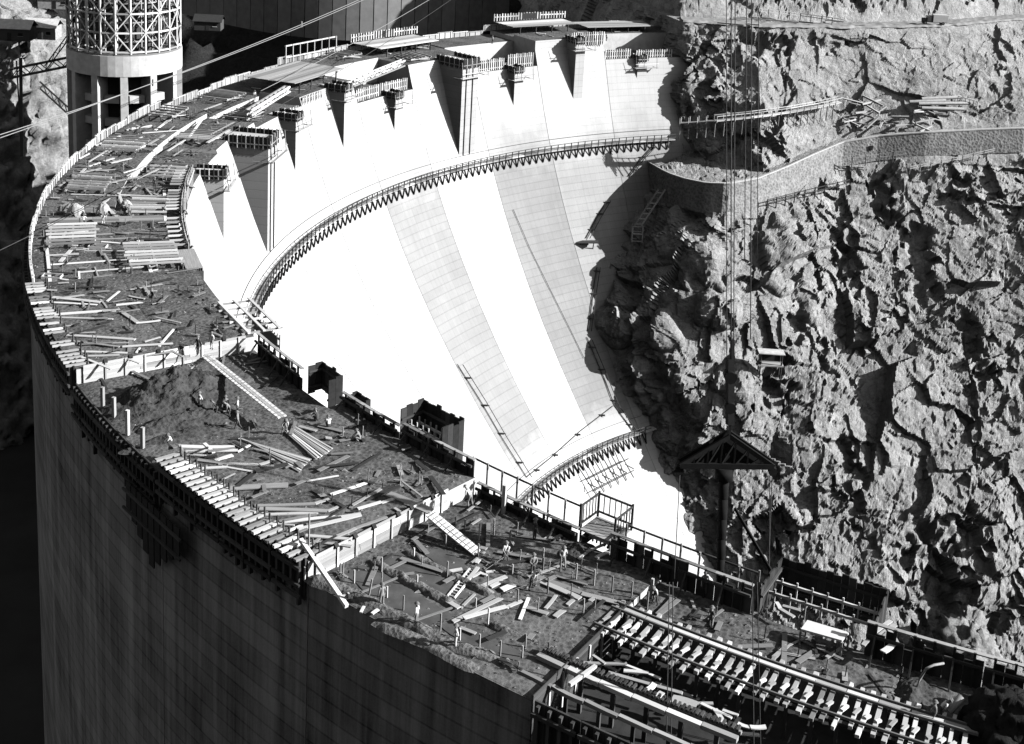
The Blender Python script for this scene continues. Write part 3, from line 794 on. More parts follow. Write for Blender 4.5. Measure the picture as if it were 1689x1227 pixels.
box_form(244.6, 245.5, 132.8, 133.9, .6, 2.6, 'small ragged box form past the crouching workers', inside=False)
box_form(263.4, 267.0, 128.9, 133.8, -1.4, 1.9, 'long rectangular dark box form projecting over the canyon side of the crest')
box_form(256.9, 258.0, 131.6, 133.9, -.3, .7, 'low box form beneath the railed landing', 'grey')

# picket forms: rows of white uprights between rails
def picket(t0, t1, r, z0, z1, lab, grp=None, rows=2, sp=.62):
    o = thing('picket_form', pol((t0+t1)/2, r, z0), lab, 'picket form', grp)
    L = (pol(t1, r, 0)-pol(t0, r, 0)).length; n = max(3, int(L/sp))
    for k in range(n+1):
        a = t0+(t1-t0)*k/n; p = pol(a, r, 0)
        beam('picket', p+Vector((0, 0, z0)), p+Vector((0, 0, z1+(k % 3)*.08)), .26, .12, M['wood'], o, up=(p.x, p.y, 0))
    for k in range(rows):
        z = z0+(z1-z0)*(k+.6)/rows
        beam('rail', pol(t0, r+.1, z), pol((t0+t1)/2, r+.1, z), .1, .24, M['wood'], o); beam('rail', pol((t0+t1)/2, r+.1, z), pol(t1, r+.1, z), .1, .24, M['wood'], o)
    bk = pol((t0+t1)/2, r+.5, 0)
    beam('backing', pol(t0, r+.34, (z0+z1)/2), pol(t1, r+.34, (z0+z1)/2), .08, (z1-z0)*.9, M['black'], o)
    return o
picket(167.2, 174.6, 133.4, -4.8, -2.3, 'white picket form on the rim below the dark recess left of the middle', None)
picket(171.5, 174.6, 133.0, -6.6, -4.9, 'lower white picket form hung under the rim beside the narrow pilaster', None)
picket(150.2, 153.4, 133.4, -4.2, -.6, 'tall white picket form on the rim right of the grooved pilaster')
picket(154, 158, 133.4, -4.2, -1.2, 'white lattice form on the rim just left of the far dark recess')
picket(150.0, 153.2, 132.8, -6.2, -4.4, 'low white picket form hung beneath the far rim')
picket(133, 137.2, 133.4, -3.6, -1.6, 'last white picket form beside the canyon wall')
picket(138, 141, 133.4, -3.6, -1.2, 'white picket form between last pilaster and raised block')
picket(141.4, 145.4, 133.3, 0.2, 3.4, 'white picket form crowning the raised far block')
picket(180, 183.2, 133.4, -2.2, -.2, 'white picket form beside the grey platform on the middle rim')
picket(184, 187, 133.4, -3.4, -1.4, 'small white picket form left of the narrow middle pilaster')
picket(209, 214.5, 134.4, -2.0, 1.0, 'pale picket form on inner rim above the first tall pilaster', None)
picket(233.2, 236.4, 131.0, -.8, .9, 'white picket form hanging over the sunlit face beside the bulkhead')
cr = thing('crib_form', pol(234.6, 133, .9), 'flat timber crib of crossed boards projecting over the sunlit face', 'crib')
for k in range(6): beam('board', pol(232.5+.75*k, 130.6, 1.7), pol(232.5+.75*k, 135.2, 1.75), .26, .14, M['wood' if k % 2 else 'grey'], cr)
for k in range(3): beam('cross_board', pol(232.3, 131.1+1.7*k, 1.9), pol(236.4, 131.1+1.7*k, 1.9), .3, .14, M['wood'], cr)
# tall stepped wall forms on the inner rim (left of the first pilaster)
for (t0, t1, z0, z1, r, lab) in [(208.8, 212.8, -1.5, 2.2, 134.2, 'pale stepped wall form above the first pilaster, upper bay'), (213, 217.2, -2.5, 1.8, 134.3, 'pale stepped wall form with dark openings on the inner rim, middle bay'), (218, 223.4, -3.2, 1.6, 134.3, 'pale panelled wall form on the inner rim, lower bay')]:
    o = thing('wall_form', pol((t0+t1)/2, r, z0), lab, 'wall form')
    n = 7
    for k in range(n):
        a, b = t0+(t1-t0)*k/n, t0+(t1-t0)*(k+1)/n
        beam('board', pol(a+.02, r-.7, (z0+z1)/2), pol(b-.02, r-.7, (z0+z1)/2), .1, z1-z0, M['wood'], o)
        beam('outrigger', pol((a+b)/2, r-.7, z1-.3), pol((a+b)/2, r+1.4, z1-.3), .2, .22, M['wood'], o)
        beam('stud', pol((a+b)/2, r-.9, z0-.4), pol((a+b)/2, r-.9, z1+.3), .16, .2, M['grey'], o)
    for z in (z0+.6, z1-.7): beam('waler', pol(t0, r-1.08, z), pol(t1, r-1.08, z), .16, .22, M['wood'], o)
    beam('brace', pol(t0, r-1.22, z0+.3), pol(t1, r-1.22, z1-.3), .14, .2, M['grey'], o)
o = thing('box_form', pol(225.2, 134.5, -1.2), 'pale rectangular box form with white plank sides below the wall forms', 'box form')
for k in range(5):
    a = 223.7+.62*k; beam('board', pol(a, 133.0, -1.8), pol(a, 133.0, .9), 1.3, .12, M['wood'], o, up=tuple(pol(a, 1, 0)))
beam('lid', pol(223.5, 134.0, 1.0), pol(226.4, 134.0, 1.0), 2.0, .14, M['wood'], o); beam('end_board', pol(226.7, 133.0, -.5), pol(226.7, 136, -.5), .12, 2.6, M['dark'], o)

# dark form boxes with little platforms still standing on the pilaster heads
PN = ['first narrow', 'grooved near', 'third narrow', 'narrow middle', 'short middle', 'grooved far', 'low far', 'raised far', 'last']
for k, (th, big, zt, r0, t1) in enumerate(PT):
    o = thing('pilaster_form', pol((th+t1)/2, r0, zt), 'dark form box and hanging platform on the head of the %s pilaster' % PN[k], 'form box')
    h = 1.9 if big else 1.4
    for (a, b) in (((th+.05, r0-.25), (th+.05, RI+.6)), ((th+.05, r0-.25), (t1-.05, r0-.25)), ((t1-.05, r0-.25), (t1-.05, RI+.6))):
        A_, B_ = pol(a[0], a[1], zt-.1), pol(b[0], b[1], zt-.1); d = (B_-A_).normalized(); out = d.cross(Vector((0, 0, 1)))
        beam('panel', A_, B_, .12, h, M['black'], o)
        nn_ = max(2, int((B_-A_).length/.7))
        for j in range(nn_): p = A_.lerp(B_, (j+.5)/nn_)-out*.02; beam('stud', p-Vector((0, 0, h*.62)), p+Vector((0, 0, h*.6)), .14, .3, M['wood' if j % 2 else 'dark'], o, up=tuple(out))
        beam('waler', A_-Vector((0, 0, h*.2)), B_-Vector((0, 0, h*.2)), .34, .16, M['grey'], o)
    zp = zt-(3.2 if big else 2.4)
    for j in range(2): beam('deck_board', pol(th+.5, r0-.5-.45*j, zp), pol(t1-1.2, r0-.5-.45*j, zp), .4, .1, M['wood'], o)
    for a in (th+.4, (th+t1)/2, t1-1.0): beam('hanger', pol(a, r0-.95, zp-.1), pol(a, r0-.6, zt+.4), .1, .1, M['grey'], o); beam('ledger', pol(a, r0-1.1, zp-.12), pol(a, min(RI, r0+2.5) if a > th or a < t1 else r0, zp-.12), .12, .14, M['grey'], o)
    beam('rail', pol(th+.5, r0-.98, zp+1.0), pol(t1-1.2, r0-.98, zp+1.0), .1, .1, M['wood'], o)

# joist frames propped over the unfinished far lifts
FN = {3: 'behind the grooved far pilaster', 4: 'behind the pale truss recess', 5: 'beside the grey platform', 6: 'left of the grey platform', 7: 'behind the grooved near pilaster', 8: 'behind the first pilaster', 9: 'on the cluttered upper pour', 10: 'among the parallel boards'}
for bi in FN:
    for k in range(2):
        rng = random.Random(bi*10+k); tc_ = JT[bi]+(JT[bi+1]-JT[bi])*(.28+.44*k); rc = 147.3 if k == 0 else 138.2; zt = TOP[bi][k]; hh = rng.uniform(.7, 1.5)
        if bi == 5 and k == 1: continue
        o = thing('joist_frame', pol(tc_, rc, zt), '%s propped timber joist frame %s' % (['outer', 'inner'][k], FN[bi]), 'joist frame', 'propped joist frames')
        sk = rng.uniform(-.3, .3); wt = rng.uniform(1.1, 1.6); wr = rng.uniform(2.0, 3.0); nj = rng.randint(5, 8)
        for j in range(nj): f_ = j/(nj-1)*2-1; beam('joist', pol(tc_+wt*f_, rc-wr-rng.random()*.6, zt+hh), pol(tc_+wt*f_+sk, rc+wr+rng.random()*.6, zt+hh+.03), .16, .24, M['wood' if rng.random() < .7 else 'grey'], o)
        for j in range(3):
            r_ = rc-wr+j*wr; beam('bearer', pol(tc_-wt-.1, r_, zt+hh-.22), pol(tc_+wt+.1+sk*.5, r_, zt+hh-.22), .2, .2, M['grey'], o)
            for f_ in (-.9, 0, .9): beam('prop', pol(tc_+wt*f_, r_, zt), pol(tc_+wt*f_, r_, zt+hh-.32), .16, .16, M['dark'], o)
        beam('brace', pol(tc_-wt, rc-wr, zt+.1), pol(tc_+wt, rc-wr, zt+hh), .12, .16, M['wood'], o)

# deck platforms and trusses in the far crest
def platform(t0, t1, r0, r1, z, lab, mat='grey', bearers=True):
    o = thing('timber_platform', pol((t0+t1)/2, (r0+r1)/2, z-.5), lab, 'platform')
    n = int((r1-r0)/.9)
    for k in range(n):
        r = r0+(r1-r0)*(k+.5)/n; beam('deck_board', pol(t0, r, z+.004*(k % 3)), pol(t1, r, z), (r1-r0)/n-.04, .12, M[mat], o, kind='board%d' % (k % 6))
    for k in range(4): beam('bearer', pol(t0+(t1-t0)*(k+.5)/4, r0, z-.22), pol(t0+(t1-t0)*(k+.5)/4, r1, z-.22), .25, .3, M['dark'], o)
    for k in range(4): beam('post', pol(t0+(t1-t0)*(k+.5)/4, r0+.3, z-2.4), pol(t0+(t1-t0)*(k+.5)/4, r0+.3, z-.38), .22, .22, M['dark'], o)
platform(175.4, 183, 135.4, 147, 2.2, 'broad grey plank platform roofing the dark recess in the middle crest')
platform(159, 166.4, 142.8, 151.6, 2.4, 'pale plank platform behind the grooved far pilaster', 'wood')
platform(142, 149.5, 144, 151.5, 3.6, 'bright plank platform on the raised far block', 'wood')
platform(133.2, 140.8, 143.5, 151.5, 2.6, 'plank platform next to the far canyon wall')
def truss(a, b, h, lab, n=9):
    a = Vector(a); b = Vector(b); o = thing('truss_beam', a, lab, 'truss')
    up = Vector((0, 0, h)); sd = (b-a).cross(Vector((0, 0, 1))).normalized()*.5
    for s_ in (-1, 1):
        beam('chord', a+sd*s_, b+sd*s_, .3, .3, M['wood'], o); beam('chord', a+sd*s_+up, b+sd*s_+up, .3, .3, M['wood'], o)
        for k in range(n):
            p, r = a.lerp(b, k/n), a.lerp(b, (k+1)/n)
            beam('web', p+sd*s_+(up if k % 2 else up*0), r+sd*s_+(up*0 if k % 2 else up), .16, .16, M['wood'], o)
    for k in range(n+1): p = a.lerp(b, k/n)+up; beam('tie', p-sd*1.2, p+sd*1.2, .2, .14, M['wood'], o)
truss(pol(174.6, 134.6, -1.6), pol(167.2, 134.6, .3), 1.1, 'pale open truss beam bridging the dark recess right of the grey platform')
truss(pol(190.5, 136, -.3), pol(183.8, 136, 1.0), .9, 'pale sloping truss beam beside the grey platform')
# frame of seven bays standing on the far upstream rim
o = thing('window_frame_form', pol(172, RO-1, .6), 'open white frame of square bays on the upstream rim', 'frame')
for z in (1.9, 4.4): beam('rail', pol(168.3, RO-.5, z), pol(174.6, RO-.5, z), .2, .26, M['wood'], o)
for k in range(8): beam('post', pol(168.3+.9*k, RO-.72, .6), pol(168.3+.9*k, RO-.72, 4.6), .2, .2, M['wood'], o)
# two rail-fence forms on the far upstream rim: comb-like
for (t0, t1, z, lab) in [(158.6, 166.5, 2.6, 'comb of white uprights along the far upstream rim behind the pale platform'), (141.6, 149.6, 3.8, 'comb of white uprights on the raised far block')]:
    picket(t0, t1, RO-.8, z, z+1.7, lab, None, 1, .8)

# guard rail along the downstream rim
fr = thing('guard_rail', pol(256, 133.2, 0), 'thin pole guard rail along the downstream rim in front of the white face', 'railing')
for (ta, tb) in ((251.6, 256.6), (258.4, 263.2)):
    n = 7
    for k in range(n+1):
        a = ta+(tb-ta)*k/n; beam('post', pol(a, 133.0, -.6), pol(a, 133.0, 2.6+.15*math.sin(k*3)), .14, .14, M['grey'], fr)
    for k in range(n): beam('rail', pol(ta+(tb-ta)*k/n, 132.8, 2.35), pol(ta+(tb-ta)*(k+1)/n, 132.8, 2.35), .16, .18, M['dark'], fr, kind='tube')
ld = thing('railed_landing', pol(257.4, 131.8, .6), 'square landing with pole railings standing on the downstream rim', 'landing')
P4 = [pol(256.7, 133.6, .8), pol(256.7, 130.9, .8), pol(258.1, 130.9, .8), pol(258.1, 133.6, .8)]
for k in range(5): beam('deck_board', P4[0].lerp(P4[1], (k+.5)/5), P4[3].lerp(P4[2], (k+.5)/5), .5, .12, M['grey'], ld)
for i in range(4):
    a, b = P4[i], P4[(i+1) % 4]
    beam('post', a, a+Vector((0, 0, 2.3)), .16, .16, M['steel'], ld)
    if i < 3:
        beam('rail', a+Vector((0, 0, 2.1)), b+Vector((0, 0, 2.1)), .12, .14, M['steel'], ld); beam('rail', a+Vector((0, 0, .5)), b+Vector((0, 0, .5)), .12, .14, M['steel'], ld)
        for k in range(1, 6): p = a.lerp(b, k/6); beam('baluster', p+Vector((0, 0, .5)), p+Vector((0, 0, 2.1)), .07, .07, M['steel'], ld)

# ================================================================== CATWALKS on the sunlit face
def catwalk(t0, t1, z, wd, sp, lab, rail=True):
    r = rface(z); o = thing('catwalk', pol((t0+t1)/2, r-.6, z-1), lab, 'catwalk')
    n = int(abs(t1-t0)*math.pi/180*r/sp)
    for k in range(n):
        a, b = t0+(t1-t0)*k/n, t0+(t1-t0)*(k+1)/n
        m = 'grey' if k % 3 else 'wood'
        if k % 2 == 0: beam('deck_board', pol(a, r-wd/2, z+.004*(k % 4)), pol(t0+(t1-t0)*(k+2)/n, r-wd/2, z+.004*(k % 4)), wd, .24, M[m], o)
        # triangular bracket: hanger, outrigger and strut in one piece
        vs = []; fs = []
        bx(vs, fs, pol(a, rface(z-2.2)-.1, z-2.2), pol(a, rface(z)-.15, z-.1), .22, .26); bx(vs, fs, pol(a, r+.05, z-.26), pol(a, r-wd-.3, z-.26), .24, .26); bx(vs, fs, pol(a, rface(z-2.4)-.18, z-2.4), pol(a, r-wd-.05, z-.4), .22, .26)
        mesh_obj('bracket', vs, fs, M['black'], o)
        if rail: beam('post', pol(a, r-wd+.02, z-.3), pol(a, r-wd-.1, z+1.5), .18, .18, M['steel'], o)
    if rail:
        for h in (.7, 1.42): tubepath('handrail', [pol(t0+(t1-t0)*k/n, r-wd-.06, z+h) for k in range(n+1)], .085, M['steel'], o, 5)
        tubepath('wall_rope', [pol(t0+(t1-t0)*k/n, rface(z+2.2)-.15, z+2.2) for k in range(n+1)], .05, M['steel'], o, 5)
    return o
catwalk(211, 133.8, -22.6, 1.5, 2.0, 'long dark catwalk on brackets curving across the upper white face')
th0 = theta(atface(812, 832)); th1 = theta(atface(1072, 722))
cwl = catwalk(th0, th1, -78.6, 1.7, 1.7, 'short dark catwalk low on the white face reaching the rock')
for k in range(6):
    a = th0+(th1-th0)*(.55+.05*k); rr = rface(-84)
    beam('scaffold_post', pol(a, rr-2.4, -84.5), pol(a, rface(-78.6)-1.2, -79), .16, .16, M['steel'], cwl); beam('scaffold_ledger', pol(a, rr+.3, -82.5), pol(a, rr-2.3, -82.5), .14, .14, M['steel'], cwl)
for z_ in (-81.5, -83.5): beam('scaffold_ledger', pol(th0+(th1-th0)*.54, rface(z_)-1.9, z_), pol(th0+(th1-th0)*.82, rface(z_)-1.9, z_), .14, .14, M['steel'], cwl)
# ropes and ladders lying on the face
def face_line(name, pts, lab, cat, r=.09, knots=True, double=0):
    P = []
    for i in range(len(pts)-1):
        for k in range(8): P.append((pts[i][0]+(pts[i+1][0]-pts[i][0])*k/8, pts[i][1]+(pts[i+1][1]-pts[i][1])*k/8))
    P.append(pts[-1])
    W = [atface(x, y) for (x, y) in P]; W = [w_-Vector((w_.x, w_.y, 0)).normalized()*.35 for w_ in W]
    o = thing(name, W[len(W)//2], lab, cat)
    tubepath('strand', W, r, M['rope'], o)
    if double: tubepath('strand', [w_+E1*double for w_ in W], r, M['rope'], o)
    if knots:
        for k in range(3, len(W)-1, 6):
            beam('cleat', W[k]-E1*.9, W[k]+E1*.9, .3, .3, M['steel'], o)
            if double: beam('rung', W[k]-E1*.2, W[k]+E1*(double+.2), .16, .16, M['steel'], o)
face_line('rope_ladder', [(752, 600), (790, 660), (826, 722), (866, 786)], 'dark rope ladder hanging down the face beside the wide grey strip', 'ladder', .08, True, 1.1)
face_line('safety_rope', [(866, 786), (905, 755), (955, 710), (1010, 668)], 'dark rope rising from the low catwalk towards the rock edge', 'rope')
face_line('safety_rope', [(1048, 718), (1012, 668), (985, 600), (966, 555)], 'double rope running down along the rock edge above the low catwalk', 'rope', .1, True, 1.0)
face_line('ladder', [(968, 545), (975, 490), (983, 440)], 'steep ladder on the face edge beside the dark gully', 'ladder', .1, True, .8)
face_line('ladder', [(965, 392), (985, 355), (1000, 330)], 'short slanting ladder above the small timber ledge on the face edge', 'ladder', .1, True, .9)
face_line('stairway', [(1035, 290), (1055, 262), (1076, 240)], 'narrow stairway below the upper catwalk end at the rock', 'stairway', .12, True, .8)
face_line('cable', [(845, 345), (872, 408), (905, 475), (940, 545), (962, 590)], 'thin dark cable lying along a joint of the white face', 'cable', .06, False)
face_line('cable', [(548, 590), (590, 650), (632, 720)], 'thin cable down the white face above the crouching workers', 'cable', .04, False)
# ================================================================== TRACKS AND TRESTLE over the low pour
tr = thing('trestle_track', pol(264, 141.5, -.5), 'bright timber trestle track with rails and projecting sleepers', 'track')
n = 33
for k in range(n):
    rng = random.Random(k); a = 259.75+10.6*k/n+rng.uniform(-.05, .05)
    beam('sleeper', pol(a, 138.9+rng.uniform(-.1, .1), .12), pol(a+rng.uniform(-.05, .05), 143.7+rng.uniform(-.35, .3), .12+rng.uniform(-.02, .02)), .22+rng.random()*.12, .26, M['wood' if rng.random() < .75 else 'grey'], tr, kind='board%d' % (k % 6))
    beam('block', pol(a+.12, 141.6+rng.uniform(-.3, .3), .3), pol(a+.02, 142.2, .3), .22, .16, M['wood'], tr)
    if k % 2 == 0:
        beam('post', pol(a, 143.1, -2.62), pol(a, 143.1, -.02), .24, .24, M['dark'], tr)
for (r, z, wd) in ((143.0, .42, .12), (140.45, .42, .12), (139.65, .36, .1)):
    for k in range(n): beam('rail', pol(259.7+10.6*k/n, r, z), pol(259.7+10.6*(k+1)/n, r, z), wd, .2, M['rail'], tr)
for k in range(12):
    a = 259.9+10.4*k/12; beam('walk_board', pol(a, 140.05, .29+.004*(k % 2)), pol(a+10.4/12-.03, 140.05, .29), .5, .07, M['wood'], tr)
for k in range(11): beam('stringer', pol(259.8+.95*k, 142.9, -.13), pol(259.8+.95*(k+1), 142.9, -.13), .3, .22, M['dark'], tr)
wl2 = thing('form_waler', pol(262, 148.4, 0), 'long bright double form beam with a row of small cleats above the dark pit', 'form beam')
for k in range(6):
    a = 259.2+.95*k; b = a+.93
    beam('beam', pol(a, 148.5, .3), pol(b, 148.55, .3), .42, .32, M['wood'], wl2); beam('beam', pol(a, 147.75, .3), pol(b, 147.8, .3), .2, .26, M['wood'], wl2)
    beam('outer_board', pol(a, 150.5, .1), pol(b, 150.6, .1), .3, .3, M['grey'], wl2, kind='board%d' % k); beam('post', pol(a+.4, 148.5, -2.62), pol(a+.4, 148.5, .13), .3, .3, M['dark'], wl2); beam('post', pol(a+.4, 150.5, -2.62), pol(a+.4, 150.5, -.06), .25, .25, M['dark'], wl2)
    for j in range(7): beam('cleat', pol(a+.06+j*.13, 148.0, .5), pol(a+.06+j*.13, 147.45, .5), .16, .2, M['dark'], wl2)
beam('cross_beam', zat('N5', 390, 665, .6), zat('N5', 560, 545, .6), .25, .25, M['wood'], wl2)

# ================================================================== LOOSE LUMBER: every board a thing of its own
PK = [0]
def plank(zone, x1, y1, x2, y2, wd=.3, z=None, where='', mat='wood', ht=.09):
    a = zat(zone, x1, y1, z); b = zat(zone, x2, y2, z); PK[0] += 1; k = PK[0]
    lift = ht/2+.09+.035*(k % 4)
    L = (b-a).length
    size = 'short' if L < 2.2 else ('long' if L > 5 else 'medium')
    wide = 'wide' if wd >= .45 else ('narrow' if wd <= .25 else '')
    kind = (wide+' '+{'wood': 'pale', 'grey': 'grey weathered', 'dark': 'dark'}[mat]+' plank').strip()
    o = beam('plank', a+Vector((0, 0, lift)), b+Vector((0, 0, lift+.03*(k % 3))), wd, ht, M[mat], kind='board%d' % (k % 6))
    tag(o, '%s %s lying %s' % (size, kind, where), 'plank', 'planks '+where)
WB = 'on the lumber strewn pour'
for a in [(265, 150, 600, 155, .5), (290, 185, 620, 182, .4), (410, 135, 470, 195, .3), (480, 238, 590, 205, .4), (365, 235, 560, 265, .45), (500, 262, 770, 270, .35), (760, 270, 850, 240, .3), (520, 275, 745, 318, .25), (380, 290, 560, 280, .3),
          (560, 420, 940, 400, .75), (570, 425, 800, 415, .4), (255, 135, 280, 205, .25), (730, 525, 1110, 515, .35), (1110, 515, 1200, 490, .3), (760, 550, 1190, 565, .45), (780, 580, 1130, 572, .3), (1190, 560, 1285, 525, .25), (900, 630, 1240, 600, .4), (1000, 680, 1400, 590, .4),
          (1215, 605, 1400, 580, .35), (1210, 455, 1400, 395, .3), (1370, 405, 1450, 382, .3), (1380, 550, 1530, 510, .3), (1530, 505, 1640, 470, .3), (1190, 740, 1370, 670, .3), (1370, 670, 1565, 605, .25), (1050, 720, 1340, 745, .35), (1090, 750, 1340, 785, .3), (850, 640, 980, 655, .2), (940, 690, 1060, 640, .25), (600, 590, 700, 560, .2), (1100, 760, 1160, 720, .2), (1060, 370, 1260, 335, .12), (300, 205, 420, 215, .3), (620, 190, 700, 150, .2)]:
    plank('N2', *a, z=1.5, where=WB)
for i in range(10):    # the two fanned bundles
    plank('N2', 620+i*9, 100+i*3, 1085-i*8, 232+i*9, .16, 1.5, 'fanned across the lumber strewn pour', 'wood' if i % 3 else 'grey', .1)
for i in range(10):
    plank('N2', 925+i*7, 60-i*3, 1120+i*11, 235-i*7, .17, 1.5, 'in the bundle by the gangway foot', 'wood' if i % 2 else 'grey', .1)
for a in [(920, 985, 1060, 1045, .8), (1040, 1040, 1190, 1100, .9), (480, 560, 640, 600, .4), (560, 740, 700, 735, .25), (960, 1075, 1010, 1110, .25), (880, 640, 980, 700, .2)]: plank('N1', *a, z=1.5, where='on the lumber pour near the shaded rim', mat='grey')
WD = 'near the two workers'
for a in [(215, 50, 520, 85, .6), (225, 85, 500, 100, .3), (230, 155, 620, 130, .5), (230, 175, 600, 190, .3), (650, 140, 760, 215, .5), (745, 215, 900, 200, .25), (620, 95, 800, 80, .35), (560, 75, 640, 10, .25), (310, 290, 740, 320, .45), (350, 330, 640, 370, .3), (400, 390, 690, 400, .35), (420, 420, 640, 415, .3), (400, 430, 590, 510, .3),
          (660, 365, 980, 345, .3), (890, 360, 985, 250, .25), (790, 420, 980, 395, .3), (660, 430, 770, 470, .25), (970, 390, 1040, 430, .25), (745, 400, 770, 370, .2), (800, 330, 900, 300, .2), (420, 345, 700, 340, .2), (240, 60, 420, 40, .3), (520, 60, 560, 110, .2), (700, 40, 800, 60, .3)]:
    plank('I6', *a, z=1.5, where=WD)
WE = 'in the row of parallel boards'
for a in [(290, 650, 460, 655, .3), (290, 745, 500, 735, .3), (500, 710, 900, 712, .28), (320, 800, 870, 765, .3), (500, 850, 910, 815, .28), (340, 920, 940, 870, .3), (510, 965, 1000, 920, .28), (320, 860, 450, 850, .25), (292, 660, 322, 990, .4), (875, 650, 975, 900, .4), (380, 780, 480, 675, .5), (330, 880, 430, 900, .3), (500, 845, 502, 990, .25), (600, 820, 625, 890, .15), (560, 640, 860, 630, .35), (590, 610, 850, 600, .3), (430, 600, 560, 590, .35), (400, 620, 440, 560, .3), (590, 690, 700, 700, .4), (640, 655, 760, 665, .35), (975, 740, 1010, 915, .25), (300, 600, 315, 560, .3), (450, 690, 560, 700, .3), (700, 920, 760, 880, .2), (350, 960, 420, 930, .35)]:
    plank('I5', *a, z=.4, where=WE)
for k in range(9): plank('I5', 890+k*11, 690+k*25, 960+k*6, 680+k*25, .2, .55, 'as a rung beside the parallel boards')
WF = 'on the cluttered upper pour'
for a in [(500, 570, 760, 560, .4), (760, 555, 1020, 480, .4), (450, 355, 700, 365, .3), (730, 360, 1060, 372, .35), (640, 420, 690, 380, .4), (750, 345, 780, 430, .4), (600, 300, 900, 240, .35), (430, 300, 740, 280, .3), (500, 220, 640, 190, .3), (400, 330, 540, 190, .4), (790, 420, 820, 470, .25), (870, 380, 990, 450, .2), (880, 450, 1030, 400, .2), (1040, 330, 1050, 570, .4), (560, 150, 740, 40, .3), (470, 460, 520, 530, .5), (580, 470, 640, 430, .4), (640, 470, 660, 550, .3), (680, 440, 750, 510, .4), (840, 330, 870, 300, .3), (920, 310, 960, 360, .25), (520, 430, 620, 435, .5), (800, 240, 930, 170, .2)]:
    plank('I5', *a, z=.2, where=WF, mat='wood')
for a in [(600, 930, 760, 870, .4), (640, 990, 900, 870, .3), (880, 950, 1040, 860, .45), (560, 1060, 720, 1010, .4), (700, 1040, 830, 1010, .5), (420, 1200, 560, 1080, .3), (780, 1100, 920, 1060, .3), (1040, 790, 1170, 700, .35), (1010, 740, 1100, 680, .3), (1200, 870, 1280, 760, .4), (1290, 700, 1400, 660, .4), (800, 830, 960, 800, .3), (900, 850, 1130, 835, .3), (1060, 960, 1170, 890, .35), (980, 830, 1060, 770, .4), (1310, 910, 1450, 830, .5), (1330, 860, 1480, 780, .3), (500, 1010, 600, 960, .3), (860, 1140, 1000, 1080, .3), (660, 930, 700, 990, .2)]:
    P_ = zat('I1', a[0], a[1], 0)
    plank('I1', *a, z=0, where='on the crest below the intake tower')
rng = random.Random(5)
for i in range(0, 9):
    for k in range(7):
        th = JT[i]+(JT[i+1]-JT[i])*rng.uniform(.1, .9); half = rng.random() < .55; r = rng.uniform(136, 141.5) if half else rng.uniform(144, 150)
        z = TOP[i][1 if half else 0]; a_ = rng.uniform(0, 3.14); L = rng.uniform(1, 3)
        p = pol(th, r, z+.12+.03*(k % 4)); d = Vector((math.cos(a_), math.sin(a_), 0))*L*.5
        o = beam('plank', p-d, p+d, rng.uniform(.25, .6), .12, M['wood' if rng.random() < .6 else 'grey'], kind='board%d' % (k % 6))
        nm = ['by the far canyon wall', 'on the raised far block', 'in the far low recess', 'behind the grooved far pilaster', 'in the recess under the pale truss', 'around the grey platform', 'left of the grey platform', 'behind the grooved near pilaster', 'behind the first pilaster'][i]
        tag(o, 'loose board lying on the crest %s' % nm, 'plank', 'boards '+nm)
WA = 'on the staked pour'
for a in [(1135, 635, 1220, 540, .3), (1040, 555, 1120, 545, .3), (1250, 650, 1400, 590, .35), (1300, 660, 1380, 625, .35), (1370, 680, 1460, 645, .5), (1270, 560, 1330, 555, .2), (1230, 565, 1280, 585, .25), (1060, 880, 1370, 735, .35), (1130, 860, 1400, 785, .35), (1400, 785, 1500, 745, .3), (1485, 865, 1540, 730, .25), (1210, 510, 1235, 480, .3), (1180, 600, 1230, 575, .2), (370, 720, 400, 690, .25), (480, 820, 500, 780, .2), (550, 830, 590, 805, .25), (1000, 735, 1100, 800, .4), (1110, 790, 1200, 700, .2)]:
    plank('N3', *a, z=0, where=WA)
for a in [(365, 360, 410, 335, .3), (430, 360, 480, 335, .3), (640, 440, 760, 390, .25), (700, 470, 800, 425, .35), (590, 480, 640, 445, .2), (440, 850, 500, 805, .4), (380, 800, 450, 715, .25), (520, 770, 560, 740, .3)]: plank('N4', *a, z=0, where='near the railed landing of the staked pour')
for (x1, y1, x2, y2) in ((320, 590, 620, 700), (340, 620, 600, 735), (610, 705, 850, 770)): plank('N4', x1, y1, x2, y2, .5, 0, 'as a walkway towards the trestle track', 'grey')
